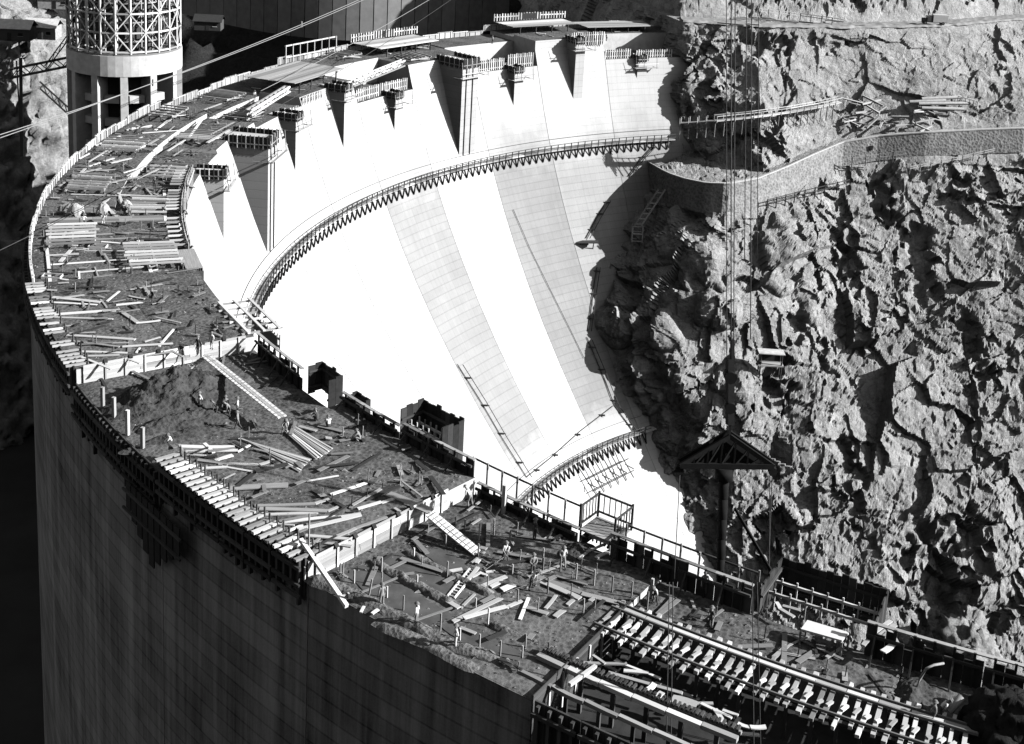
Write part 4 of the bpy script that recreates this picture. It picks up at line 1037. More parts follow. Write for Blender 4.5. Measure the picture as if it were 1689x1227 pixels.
# ladder on the staked pour
a, b = zat('N3', 1050, 710, .15), zat('N3', 1190, 535, .2); o = thing('ladder', a, 'bright wooden ladder lying on the staked pour', 'ladder')
s_ = (b-a).cross(Vector((0, 0, 1))).normalized()*.28
for k in (-1, 1): beam('stile', a+s_*k, b+s_*k, .12, .14, M['wood'], o)
for k in range(11): p = a.lerp(b, (k+.5)/11); beam('rung', p-s_*.8, p+s_*.8, .08, .06, M['wood'], o)
WP = 'in the dark pit beside the trestle'
for i, a in enumerate([(380, 495, 460, 440, .5), (460, 535, 760, 545, .25), (540, 490, 620, 550, .2), (630, 480, 830, 620, .25), (680, 520, 980, 640, .2), (640, 600, 1120, 740, .3), (860, 640, 1230, 780, .3), (890, 720, 940, 680, .4), (960, 760, 990, 730, .4), (1200, 840, 1400, 940, .4), (1330, 840, 1390, 940, .35), (1380, 850, 1480, 890, .25), (1440, 980, 1490, 890, .3), (1480, 930, 1560, 960, .3), (740, 590, 900, 610, .3), (620, 560, 700, 600, .3), (1160, 800, 1320, 800, .25), (1240, 800, 1440, 900, .25), (1500, 1000, 1620, 1010, .3), (1560, 960, 1660, 960, .35), (510, 400, 545, 412, .35), (590, 432, 630, 440, .35), (720, 500, 765, 510, .35), (850, 528, 900, 535, .35), (1020, 570, 1070, 575, .35), (1180, 640, 1230, 650, .3)]):
    plank('N5', *a, z=-2.5+(1.6 if i % 3 else .2), where=WP)
plank('N5', 1050, 775, 1210, 825, .9, -1.0, WP, 'grey')
for i, a in enumerate([(740, 497, 862, 408, .3), (775, 510, 890, 428, .35), (800, 520, 850, 480, .3), (845, 455, 905, 552, .3), (812, 602, 880, 548, .45), (690, 555, 720, 525, .3), (190, 310, 300, 340, .3), (150, 290, 175, 335, .3), (175, 335, 260, 390, .3)]): plank('N6', *a, z=.9 if i < 6 else .2, where='about the long rectangular box form')
o = thing('plywood_platform', zat('N6', 450, 440, .6), 'bright plywood sheet propped at the corner of the long box form', 'platform')
c4 = [zat('N6', *c, .9) for c in ((345, 385), (605, 462), (560, 512), (305, 440))]
mesh_obj('sheet', c4+[c-Vector((0, 0, .14)) for c in c4], [(0, 1, 2, 3), (7, 6, 5, 4), (0, 4, 5, 1), (1, 5, 6, 2), (2, 6, 7, 3), (3, 7, 4, 0)], M['wood'], o)
for c in c4: beam('leg', c*1+Vector((0, 0, -.15)), Vector((c.x, c.y, -.5)), .14, .14, M['grey'], o)
tag(beam('pipe_stub', zat('N6', 1222, 950, .2), zat('N6', 1305, 860, 1.1), .55, .55, M['pipe'], kind='tube'), 'white pipe stub leaning at the crest end', 'pipe')
tag(tubepath('hose', [zat('N6', *c, z_) for (c, z_) in (((870, 850), -.2), ((905, 890), -.35), ((960, 850), -.3), ((1020, 810), -.2), ((1045, 750), .6), ((1080, 690), 1.9), ((1130, 665), 2.0), ((1190, 655), 1.7))], .09, M['palerope'], None), 'pale hose looping over the downstream rim past the box form', 'hose')

# gangways
def gangway(a, b, wd, lab, cleats=12):
    o = thing('gangway', a, lab, 'gangway'); x, y, z, L = frame(a, b, (0, 0, 1))
    for k in (-1, 0, 1): beam('plank', a+y*k*wd/3, b+y*k*wd/3, wd/3-.03, .1, M['wood'], o, kind='board%d' % (k+2))
    for k in range(cleats): p = a.lerp(b, (k+.5)/cleats)+z*.08; beam('cleat', p-y*wd*.45, p+y*wd*.45, .06, .05, M['grey'], o)
gangway(at(340, 587, 2.1), at(466, 688, 1.75), .95, 'long sloping plank gangway spanning the shaded gravel pour', 26)
gangway(at(340, 587, 1.95), at(301, 615, .9), .6, 'short plank ramp from gangway head down to the gravel heap', 8)
gangway(at(709, 847, 1.85), at(788, 912, .2), 1.0, 'wide bright plank ramp down onto the staked pour')
o = thing('raking_pole', at(496, 890, 2), 'long pole braced from the pour corner down to the staked pour edge', 'pole')
beam('pole', at(496, 890, 2.2), at(572, 1000, .1), .3, .3, M['wood'], o); beam('brace', at(566, 990, .2), at(575, 978, .9), .16, .16, M['wood'], o)

# ================================================================== STAKES AND POSTS
def stake(zone, x, y, h, wd, lab, grp, z=0, mat='grey', lean=0):
    p = zat(zone, x, y, z)
    tag(beam('stake', p-Vector((0, 0, .1)), p+Vector((lean, .02*math.sin(x), h)), wd, wd, M[mat]), lab, 'stake', grp)
for (x, y) in [(350, 570), (437, 625), (645, 720), (610, 560), (815, 470), (835, 650), (748, 800), (1025, 590), (1015, 400), (982, 930), (1105, 990), (1228, 1050), (1360, 1090), (1283, 895), (1220, 480), (1437, 575), (1227, 350), (1320, 310), (1420, 385), (1137, 300), (1075, 300), (1520, 1030), (1500, 1095), (1470, 750), (1630, 560), (125, 600), (1205, 790)]:
    stake('N3', x, y, 1.25+.25*math.sin(x), .1, 'thin upright stake set in the staked pour', 'stakes of the staked pour', mat='wood' if x % 2 else 'grey')
stake('N3', 525, 725, 1.8, .1, 'thin leaning stake in the staked pour near its outer edge', None, lean=.3)
for (x, y) in [(55, 320), (157, 385), (365, 500), (475, 550), (575, 600), (688, 640), (802, 680), (925, 715), (620, 825), (395, 690), (1025, 780)]:
    stake('N4', x, y, 1.4, .1, 'thin upright stake beside the shaded downstream rim', 'stakes beside the rim', mat='grey')
stake('N4', 1052, 705, 1.5, .2, 'thick white post beside the shaded rim near the hoist ropes', None, mat='wood')
stake('N4', 115, 180, 2.6, .3, 'thick white post on the rim where the lower catwalk meets the crest', None, z=0, mat='wood')
stake('N2', 1070, 805, 3.2, .1, 'tall thin pole standing at the corner of the lumber strewn pour', None, z=1.5, mat='wood')
for (i, (x, y, h)) in enumerate([(535, 745, 2.2), (607, 810, 2.2), (692, 915, 2.5), (787, 1000, 2.1)]):
    stake('I6', x, y, h, .3, ['thick white post nearest the bulkhead in the row of four', 'second thick white post from the bulkhead in the row of four', 'third thick white post from the bulkhead in the row of four', 'thick white post nearest the projecting arms in the row of four'][i], 'row of four thick posts', 0, 'wood')
for k, (x, y) in enumerate([(1210, 560), (1285, 600), (1300, 700)]):
    pass

# ================================================================== GRAVEL AND FRESH CONCRETE
def heap(name, c, rx, ry, h, ang, mat, lab, seed, nu=70, nv=34):
    a = np.linspace(0, 2*math.pi, nu); t = np.linspace(0, 1, nv); AA, TT = np.meshgrid(a, t, indexing='ij')
    x = TT*np.cos(AA)*rx; y = TT*np.sin(AA)*ry; z = h*(1-TT)**.9*(1+0*AA) - .12*TT
    P = np.stack([x, y, z], -1).reshape(-1, 3); q0 = P+seed
    nn = .16*perlin(q0/.5)+.3*perlin(q0/1.8)+.1*perlin(q0/.22)
    nn[np.isclose(TT.ravel(), 0)] = 0
    w_ = np.minimum(1, (1-TT.ravel())*4+.15)*np.where(TT.ravel() > .02, 1, 0)
    P[:, 2] += nn*w_*(h/1.6+.3); P[:, 0] += .25*perlin(q0/1.1+9)*TT.ravel(); P[:, 1] += .25*perlin(q0/1.1+19)*TT.ravel()
    ca, sa = math.cos(ang), math.sin(ang)
    X = np.stack([c.x+P[:, 0]*ca-P[:, 1]*sa, c.y+P[:, 0]*sa+P[:, 1]*ca, c.z+P[:, 2]], 1)
    o = grid_mesh(name, X, nu, nv, mat); tag(o, lab, 'gravel heap'); o['kind'] = 'thing'
    return o
tang = math.radians(240+90)
heap('gravel_heap', zat('I6', 1000, 690, 0), 7.4, 4.0, 3.3, math.radians(240), M['gravel'], 'large dark gravel heap in front of the white bulkhead', 3)
heap('gravel_heap', zat('I6', 1060, 830, 0), 6.5, 1.8, 1.2, math.radians(238), M['gravel'], 'lower dark gravel spread beside the standing workers', 14)
heap('gravel_heap', zat('I6', 1050, 920, 0), 6.0, 1.2, .7, math.radians(239), M['gravel'], 'narrow gravel ridge nearest the lumber strewn pour', 24)
heap('gravel_heap', zat('N6', 990, 880, -.5), 3.4, 1.4, .7, math.radians(265), M['gravel'], 'small gravel heap at the crest end beside the pale hose', 44)
heap('gravel_heap', zat('N4', 560, 430, 0), 2.2, 1.3, .6, math.radians(255), M['gravel'], 'small gravel heap beside the low box form', 54)
def windrow(pts, wd, h, lab, seed, z=0):
    P0 = [zat('N3', x, y, z) for (x, y) in pts]
    S_ = []; 
    for i in range(len(P0)-1):
        m = max(2, int((P0[i+1]-P0[i]).length/.22))
        for k in range(m): S_.append(P0[i].lerp(P0[i+1], k/m))
    S_.append(P0[-1]); nu = len(S_); nv = 13; V = []
    for i, p in enumerate(S_):
        d = (S_[min(i+1, nu-1)]-S_[max(0, i-1)]); x, y, zz, L = frame(Vector((0, 0, 0)), d, (0, 0, 1))
        e = min(1, i/5, (nu-1-i)/5)
        for j in range(nv):
            s_ = j/(nv-1)*2-1; V.append(tuple(p+y*s_*wd*(.35+.65*e)+Vector((0, 0, h*e*(1-s_*s_)-.05))))
    V = np.array(V); q0 = V+seed
    sc = np.tile(1-np.abs(np.linspace(-1, 1, nv))**3, nu)
    V[:, 2] += (.22*perlin(q0/.45)+.12*perlin(q0/.2)+.2*perlin(q0/1.3))*sc*h*1.6
    V[:, 0] += .3*perlin(q0/.9+5)*.6
    o = grid_mesh('gravel_windrow', V, nu, nv, M['gravel2']); tag(o, lab, 'gravel ridge')
windrow([(505, 470), (760, 610), (1000, 730), (1125, 790)], .55, .5, 'long raised gravel ridge across the middle of the staked pour', 1)
windrow([(1250, 870), (1400, 930), (1500, 960)], .5, .45, 'short gravel ridge continuing towards the dark pit', 11)
windrow([(725, 405), (900, 500), (1090, 600), (1350, 725)], .5, .42, 'upper gravel ridge of the staked pour near the ramp', 21)
windrow([(110, 575), (400, 680), (640, 800), (860, 915), (1070, 1025), (1380, 1110)], .7, .45, 'ragged gravel ridge along the outer edge of the staked pour', 31)
windrow([(560, 870), (720, 930), (900, 1000), (1100, 1110), (1260, 1190)], .6, .3, 'outermost strip of gravel at the brink of the staked pour', 41)
windrow([(1250, 490), (1450, 560), (1700, 660)], .6, .4, 'gravel bank beside the walkway planks', 51)
# smooth screeded panels between the ridges
def patch(pts, zone, z, lab):
    P = [zat(zone, x, y, z+.11) for (x, y) in pts]; c = sum(P, Vector())/len(P)
    R_ = []
    for i in range(len(P)):
        a, b = P[i], P[(i+1) % len(P)]
        for k in range(8): p = a.lerp(b, k/8); R_.append(p+(c-p)*(.03*math.sin(i*3+k*2.1)))
    o = mesh_obj('screeded_concrete', R_, [tuple(range(len(R_)))], M['smooth']); o['kind'] = 'structure'
patch([(380, 560), (520, 490), (740, 630), (960, 760), (1080, 830), (960, 870), (880, 900), (640, 790)], 'N3', 0, '')
patch([(560, 450), (720, 420), (880, 520), (1080, 630), (1180, 700), (1040, 740), (800, 620)], 'N3', 0, '')
patch([(860, 420), (980, 400), (1150, 490), (1120, 560), (980, 510)], 'N3', 0, '')
patch([(960, 880), (1130, 870), (1500, 1060), (1480, 1110), (1200, 1050)], 'N3', 0, '')

# boulder at the crest end, in the shade-coloured rock
def boulder(c, r, mat, lab, seed, sq=(1, 1, .8)):
    nu, nv = 60, 40
    a = np.linspace(0, 2*math.pi, nu); t = np.linspace(0, math.pi, nv); AA, TT = np.meshgrid(a, t, indexing='ij')
    P = np.stack([np.sin(TT)*np.cos(AA)*sq[0], np.sin(TT)*np.sin(AA)*sq[1], np.cos(TT)*sq[2]], -1).reshape(-1, 3)
    d = 1+.3*facets(P*1.6+seed)[0]+.12*facets(P*4+seed)[0]
    X = P*d[:, None]*r+np.array(c)
    return tag(grid_mesh('boulder', X, nu, nv, mat), lab, 'boulder')
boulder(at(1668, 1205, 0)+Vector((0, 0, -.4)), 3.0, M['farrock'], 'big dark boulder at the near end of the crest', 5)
boulder(atrock(1590, 1075, 4), 6.5, M['rock'], 'angular rock mass beside the black hollow above the crest end', 9, (1, .9, 1.2))

# scrap boards, offcuts and spilled rubble all over the working lifts
rg = random.Random(21)
SC = [(5, '', 20), (6, '', 34), (7, '', 60), (8, '', 80), (9, '', 95), (10, '', 80), (11, '', 70), (12, '', 12), (13, '', 60), (14, '', 45), (15, '', 26)]
svs = []; sfs = []; sfm = []
for (bi, wh, n) in SC:
    for k in range(n):
        th = JT[bi]+(JT[bi+1]-JT[bi])*rg.uniform(.04, .96); dn_ = rg.random() < (.45 if bi < 15 else 1)
        r = rg.uniform(RI+1, RM-.6) if dn_ else rg.uniform(RM+.6, RO-1.2)
        if bi == 15: r = rg.uniform(RI+1.2, 138)
        z = TOP[bi][1 if dn_ else 0]; base = math.radians(th) + (0 if rg.random() < .6 else math.pi/2); a_ = rg.gauss(base, .35); L = rg.choice([.7, 1.1, 1.6, 2.4, 3.4])*rg.uniform(.8, 1.2)
        d = Vector((math.cos(a_), math.sin(a_), 0))*L*.5; tilt = Vector((0, 0, rg.uniform(-.06, .16)))
        p = pol(th, r, z+.2+.03*(k % 5)); mm = rg.choice(['wood', 'grey', 'grey', 'dark', 'dark'])
        n0 = len(sfs); bx(svs, sfs, p-d, p+d+tilt, rg.uniform(.14, .42), .07); sfm += [{'wood': 0, 'grey': 1, 'dark': 2}[mm]]*(len(sfs)-n0)
        if rg.random() < .35 and bi != 12:      # dowels standing in the lift
            n0 = len(sfs); bx(svs, sfs, p-Vector((0, 0, .2)), p+Vector((.05, 0, rg.uniform(.5, 1.3))), .07, .07); sfm += [rg.choice([0, 1, 2])]*(len(sfs)-n0)
o = mesh_obj('scrap_lumber', svs, sfs, None, mats=[M['wood'], M['grey'], M['dark']], fm=sfm); o['kind'] = 'stuff'; o['label'] = 'small offcuts and scrap boards littering the working lifts'; o['category'] = 'scrap lumber'
vs = []; fs = []
for k in range(2600):
    bi = rg.choice([7, 8, 9, 9, 10, 10, 11, 11, 12, 12, 13, 13, 14, 14, 15]); th = JT[bi]+(JT[bi+1]-JT[bi])*rg.random(); r = rg.uniform(RI+.4, RO-.3)
    if bi == 15: r = rg.uniform(RI+.4, 138.6)
    z = TOP[bi][0 if r > RM else 1] if bi < 15 else TOP[bi][1]
    c = pol(th, r, z+.06); s_ = rg.uniform(.05, .17)*(1.8 if rg.random() < .06 else 1); m = len(vs)
    for (x, y, w_) in ((1, 0, 0), (-.5, .8, 0), (-.6, -.7, .1), (0, .1, 1)): vs.append(c+Vector((x*rg.uniform(.6, 1.3), y*rg.uniform(.6, 1.3), w_*rg.uniform(.5, 1.2)+.1))*s_)
    fs += [(m, m+1, m+3), (m+1, m+2, m+3), (m+2, m, m+3)]
o = mesh_obj('rubble', vs, fs, M['stone']); o['kind'] = 'stuff'; o['label'] = 'small stones and mortar lumps scattered over the working lifts'; o['category'] = 'rubble'
# crumpled canvas covers and a mortar box on the upper pour
def tarp(P, sx, sy, h, lab, seed):
    nu, nv = 26, 26; U, V = np.meshgrid(np.linspace(-1, 1, nu), np.linspace(-1, 1, nv), indexing='ij')
    Q = np.stack([U*sx, V*sy, 0*U], -1).reshape(-1, 3)
    z = h*np.clip(1-(U**2+V**2)*.75, 0, 1).ravel()**.6+.18*h*fbm(Q/.5+seed, 3, True)
    X = Q+np.array(P); X[:, 2] += np.maximum(z, .02)
    tag(grid_mesh('canvas_cover', X, nu, nv, M['canvas']), lab, 'canvas cover')
tarp(zat('I5', 480, 480, .45), 1.1, .9, 1.5, 'white canvas heap on the cluttered upper pour near the rim', 2)
tarp(zat('I5', 655, 480, .45), .9, .8, 1.6, 'taller white canvas heap amid the cluttered upper pour', 6)
tarp(zat('I5', 800, 430, .45), .8, .6, 1.0, 'low canvas heap near the crossed boards of the upper pour', 9)
for (x, y, lab) in ((570, 440, 'open mortar box behind the white canvas heap'), (620, 680, 'open mortar box among the parallel boards'), (330, 870, 'open mortar box by the end of the parallel boards')):
    c = zat('I5', x, y, .55); o = thing('mortar_box', c, lab, 'mortar box'); e, f_ = Vector((.9, .4, 0)).normalized(), Vector((-.4, .9, 0)).normalized()
    for s_ in (-1, 1): beam('side', c-e*1.1+f_*s_*.6, c+e*1.1+f_*s_*.6, .08, .5, M['wood'], o); beam('end', c+e*s_*1.06-f_*.55, c+e*s_*1.06+f_*.55, .08, .5, M['wood'], o)
    beam('bottom', c-e*1.0-Vector((0, 0, .2)), c+e*1.0-Vector((0, 0, .2)), 1.1, .06, M['grey'], o)
# ================================================================== PEOPLE
def make_body(pose):
    J = dict(pelvis=(0, 0, .95, .15), waist=(0, 0, 1.1, .135), chest=(0, .01, 1.3, .165), neck=(0, .0, 1.5, .06), head=(0, .02, 1.63, .095), crown=(0, .01, 1.72, .075), nose=(0, .125, 1.62, .018))
    for s, k in ((-1, 'l'), (1, 'r')):
        J.update({k+'sh': (.18*s, 0, 1.43, .075), k+'el': (.25*s, -.02, 1.14, .052), k+'wr': (.26*s, .08, .9, .036), k+'ha': (.26*s, .11, .82, .04),
                  k+'hip': (.1*s, 0, .9, .1), k+'kn': (.11*s, .03, .5, .068), k+'an': (.11*s, -.02, .09, .05), k+'to': (.12*s, .15, .05, .045)})
    def mv(names, d):
        for n_ in names: x, y, z, r = J[n_]; J[n_] = (x+d[0], y+d[1], z+d[2], r)
    up_ = ['waist', 'chest', 'neck', 'head', 'crown', 'nose', 'lsh', 'rsh', 'lel', 'rel', 'lwr', 'rwr', 'lha', 'rha']
    def lean(ang):
        for n_ in up_:
            x, y, z, r = J[n_]; z0 = z-.95; J[n_] = (x, y*math.cos(ang)+z0*math.sin(ang), .95+z0*math.cos(ang)-y*math.sin(ang), r)
    if pose == 'walk':
        J['lkn'] = (-.11, .16, .53, .068); J['lan'] = (-.11, .26, .1, .05); J['lto'] = (-.11, .42, .07, .045)
        J['rkn'] = (.11, -.08, .49, .068); J['ran'] = (.11, -.34, .14, .05); J['rto'] = (.11, -.2, .05, .045)
        J['lwr'] = (-.27, -.12, .94, .036); J['lha'] = (-.27, -.13, .86, .04); J['rwr'] = (.25, .26, .98, .036); J['rha'] = (.24, .33, .93, .04); lean(.1)
    elif pose == 'bend':
        J['lkn'] = (-.16, .12, .5, .068); J['rkn'] = (.16, .02, .5, .068); J['lan'] = (-.19, .02, .09, .05); J['ran'] = (.2, -.1, .09, .05); J['lto'] = (-.2, .19, .05, .045); J['rto'] = (.22, .06, .05, .045)
        J['lel'] = (-.24, .18, 1.2, .052); J['lwr'] = (-.12, .4, 1.05, .036); J['lha'] = (-.08, .46, 1.0, .04); J['rel'] = (.25, .12, 1.12, .052); J['rwr'] = (.12, .3, .86, .036); J['rha'] = (.08, .34, .79, .04); lean(.75)
        J['head'] = (J['head'][0], J['head'][1]+.02, J['head'][2]+.05, .095)
    elif pose == 'crouch':
        mv(up_+['pelvis', 'lhip', 'rhip'], (0, -.12, -.55)); J['lkn'] = (-.17, .28, .5, .068); J['rkn'] = (.17, .26, .48, .068)
        for n_ in up_:
            x, y, z, r = J[n_]; z0 = z-.4; a = .45; J[n_] = (x, (y+.12)*math.cos(a)+z0*math.sin(a)-.12, .4+z0*math.cos(a)-(y+.12)*math.sin(a), r)
        J['lel'] = (-.26, .3, .66, .052); J['lwr'] = (-.14, .5, .52, .036); J['lha'] = (-.1, .56, .47, .04); J['rel'] = (.26, .3, .64, .052); J['rwr'] = (.14, .5, .48, .036); J['rha'] = (.1, .56, .42, .04)
    elif pose == 'hold':
        J['lel'] = (-.27, .06, 1.16, .052); J['lwr'] = (-.12, .28, 1.15, .036); J['lha'] = (-.06, .33, 1.15, .04); J['rel'] = (.27, .04, 1.14, .052); J['rwr'] = (.12, .25, 1.0, .036); J['rha'] = (.06, .3, .98, .04)
    elif pose == 'akimbo':
        J['lel'] = (-.4, -.08, 1.18, .052); J['lwr'] = (-.22, .06, 1.02, .036); J['lha'] = (-.17, .09, 1.0, .04); J['lan'] = (-.17, 0, .09, .05); J['lto'] = (-.19, .17, .05, .045)
    Ed = [('pelvis', 'waist'), ('waist', 'chest'), ('chest', 'neck'), ('neck', 'head'), ('head', 'crown'), ('head', 'nose')]
    for k in 'lr': Ed += [('chest', k+'sh'), (k+'sh', k+'el'), (k+'el', k+'wr'), (k+'wr', k+'ha'), ('pelvis', k+'hip'), (k+'hip', k+'kn'), (k+'kn', k+'an'), (k+'an', k+'to')]
    names = list(J); me = bpy.data.meshes.new('body'); me.from_pydata([J[n_][:3] for n_ in names], [(names.index(a), names.index(b)) for a, b in Ed], [])
    o = bpy.data.objects.new('body_tmp', me); COL.objects.link(o)
    o.modifiers.new('s', 'SKIN')
    for i, n_ in enumerate(names): me.skin_vertices[0].data[i].radius = (J[n_][3], J[n_][3]*(.72 if n_ in ('chest', 'waist', 'pelvis') else 1))
    me.skin_vertices[0].data[0].use_root = True
    sd = o.modifiers.new('u', 'SUBSURF'); sd.levels = 1; sd.render_levels = 1
    dg = bpy.context.evaluated_depsgraph_get(); ev = o.evaluated_get(dg); m2 = bpy.data.meshes.new_from_object(ev)
    bpy.data.objects.remove(o)
    # fingers: four of unequal length and a thumb from the side of the palm
    bm = bmesh.new(); bm.from_mesh(m2)
    for k in 'lr':
        h = Vector(J[k+'ha'][:3]); w_ = Vector(J[k+'wr'][:3]); x, y, z, L = frame(w_, h, (0, 1, 0))
        for j, (off, ln) in enumerate(((-.03, .075), (-.01, .09), (.012, .085), (.032, .065))):
            vs = []; fs = []; mid = h+x*(.03+ln*.5)+y*off; bx(vs, fs, h+x*.02+y*off, mid, .018, .018); bx(vs, fs, mid, mid+x*ln*.4-z*ln*.25, .016, .016)
            bv = [bm.verts.new(v) for v in vs]
            for f in fs: bm.faces.new([bv[i] for i in f])
        vs = []; fs = []; sg = -1 if k == 'l' else 1; bx(vs, fs, h-y*.03*sg, h-y*.06*sg+x*.05, .02, .02)
        bv = [bm.verts.new(v) for v in vs]
        for f in fs: bm.faces.new([bv[i] for i in f])
    bm.to_mesh(m2); bm.free()
    segs = [(Vector(J[a][:3]), Vector(J[b][:3]), a, b) for a, b in Ed]
    def zone(c):
        best = 9; nm = None
        for a, b, na, nb in segs:
            d = b-a; t = max(0, min(1, (c-a).dot(d)/max(d.length_squared, 1e-6))); dd = (c-(a+d*t)).length
            if dd < best: best = dd; nm = (na, nb, t)
        na, nb, t = nm
        if nb in ('head', 'crown', 'nose') or (nb == 'neck' and t > .6): return 0
        if nb.endswith(('wr', 'ha')): return 0
        if nb.endswith(('to',)) or (nb.endswith('an') and t > .8): return 3
        if nb.endswith(('hip', 'kn', 'an')) or (na == 'pelvis' and t < .6): return 2
        return 1
    idx = [zone(p.center) for p in m2.polygons]
    for m_ in ('skin', 'white', 'blue', 'black'): m2.materials.append(M[m_])
    m2.polygons.foreach_set('material_index', idx); m2.polygons.foreach_set('use_smooth', [True]*len(idx)); m2.update()
    return m2, Vector(J['head'][:3]), (Vector(J['crown'][:3])-Vector(J['head'][:3])).normalized(), Vector(J['lha'][:3]), Vector(J['rha'][:3])
BODY = {}; BV = {}
hv = []; hf = []; N_ = 14
for (r, z) in ((.175, .0), (.18, .012), (.118, .03), (.112, .08), (.085, .125), (.02, .14)):
    for i in range(N_): a = 2*math.pi*i/N_; hv.append((r*math.cos(a), r*math.sin(a)*1.12, z))
for k in range(5):
    for i in range(N_): hf.append((k*N_+i, k*N_+(i+1) % N_, (k+1)*N_+(i+1) % N_, (k+1)*N_+i))
hf += [tuple(range(N_-1, -1, -1)), tuple(range(5*N_, 6*N_))]
HAT = {}
def person(P, pose, shirt, trousers, face, lab, hat='hat', tool=None):
    if pose not in BODY: BODY[pose] = make_body(pose)
    me, head, axis, lh, rh = BODY[pose]
    key = (pose, shirt, trousers)
    if key not in BV:
        m2 = me.copy(); m2.materials[1] = M[shirt]; m2.materials[2] = M[trousers]; BV[key] = m2
    o = bpy.data.objects.new('person', BV[key]); COL.objects.link(o)
    o.location = P; o.scale = (1.1, 1.1, 1.1); o.rotation_euler = (0, 0, face); tag(o, lab, 'person', 'workers on the crest')
    if hat not in HAT:
        hm = bpy.data.meshes.new('hat'); hm.from_pydata(hv, [], hf); hm.materials.append(M[hat]); hm.polygons.foreach_set('use_smooth', [True]*len(hf)); HAT[hat] = hm
    h = bpy.data.objects.new('hat', HAT[hat]); COL.objects.link(h); h.parent = o
    h.location = head+axis*.045; h.rotation_euler = axis.to_track_quat('Z', 'Y').to_euler()
    if tool:
        W = Matrix.Translation(P) @ Matrix.Rotation(face, 4, 'Z') @ Matrix.Scale(1.1, 4)
        a, b = W @ lh, W @ rh; d = (b-a).normalized()
        s = thing('shovel', P, 'long handled shovel held by the %s' % tool, 'shovel')
        tip = b+d*max(.2, (b.z-P.z-.12)/max(.2, -d.z)) if d.z < -.1 else b+d*.7
        beam('shaft', a-d*.35, tip, .035, .035, M['grey'], s, kind='tube'); beam('blade', tip-d*.05, tip+d*.28, .24, .03, M['steel'], s)
R_ = math.radians
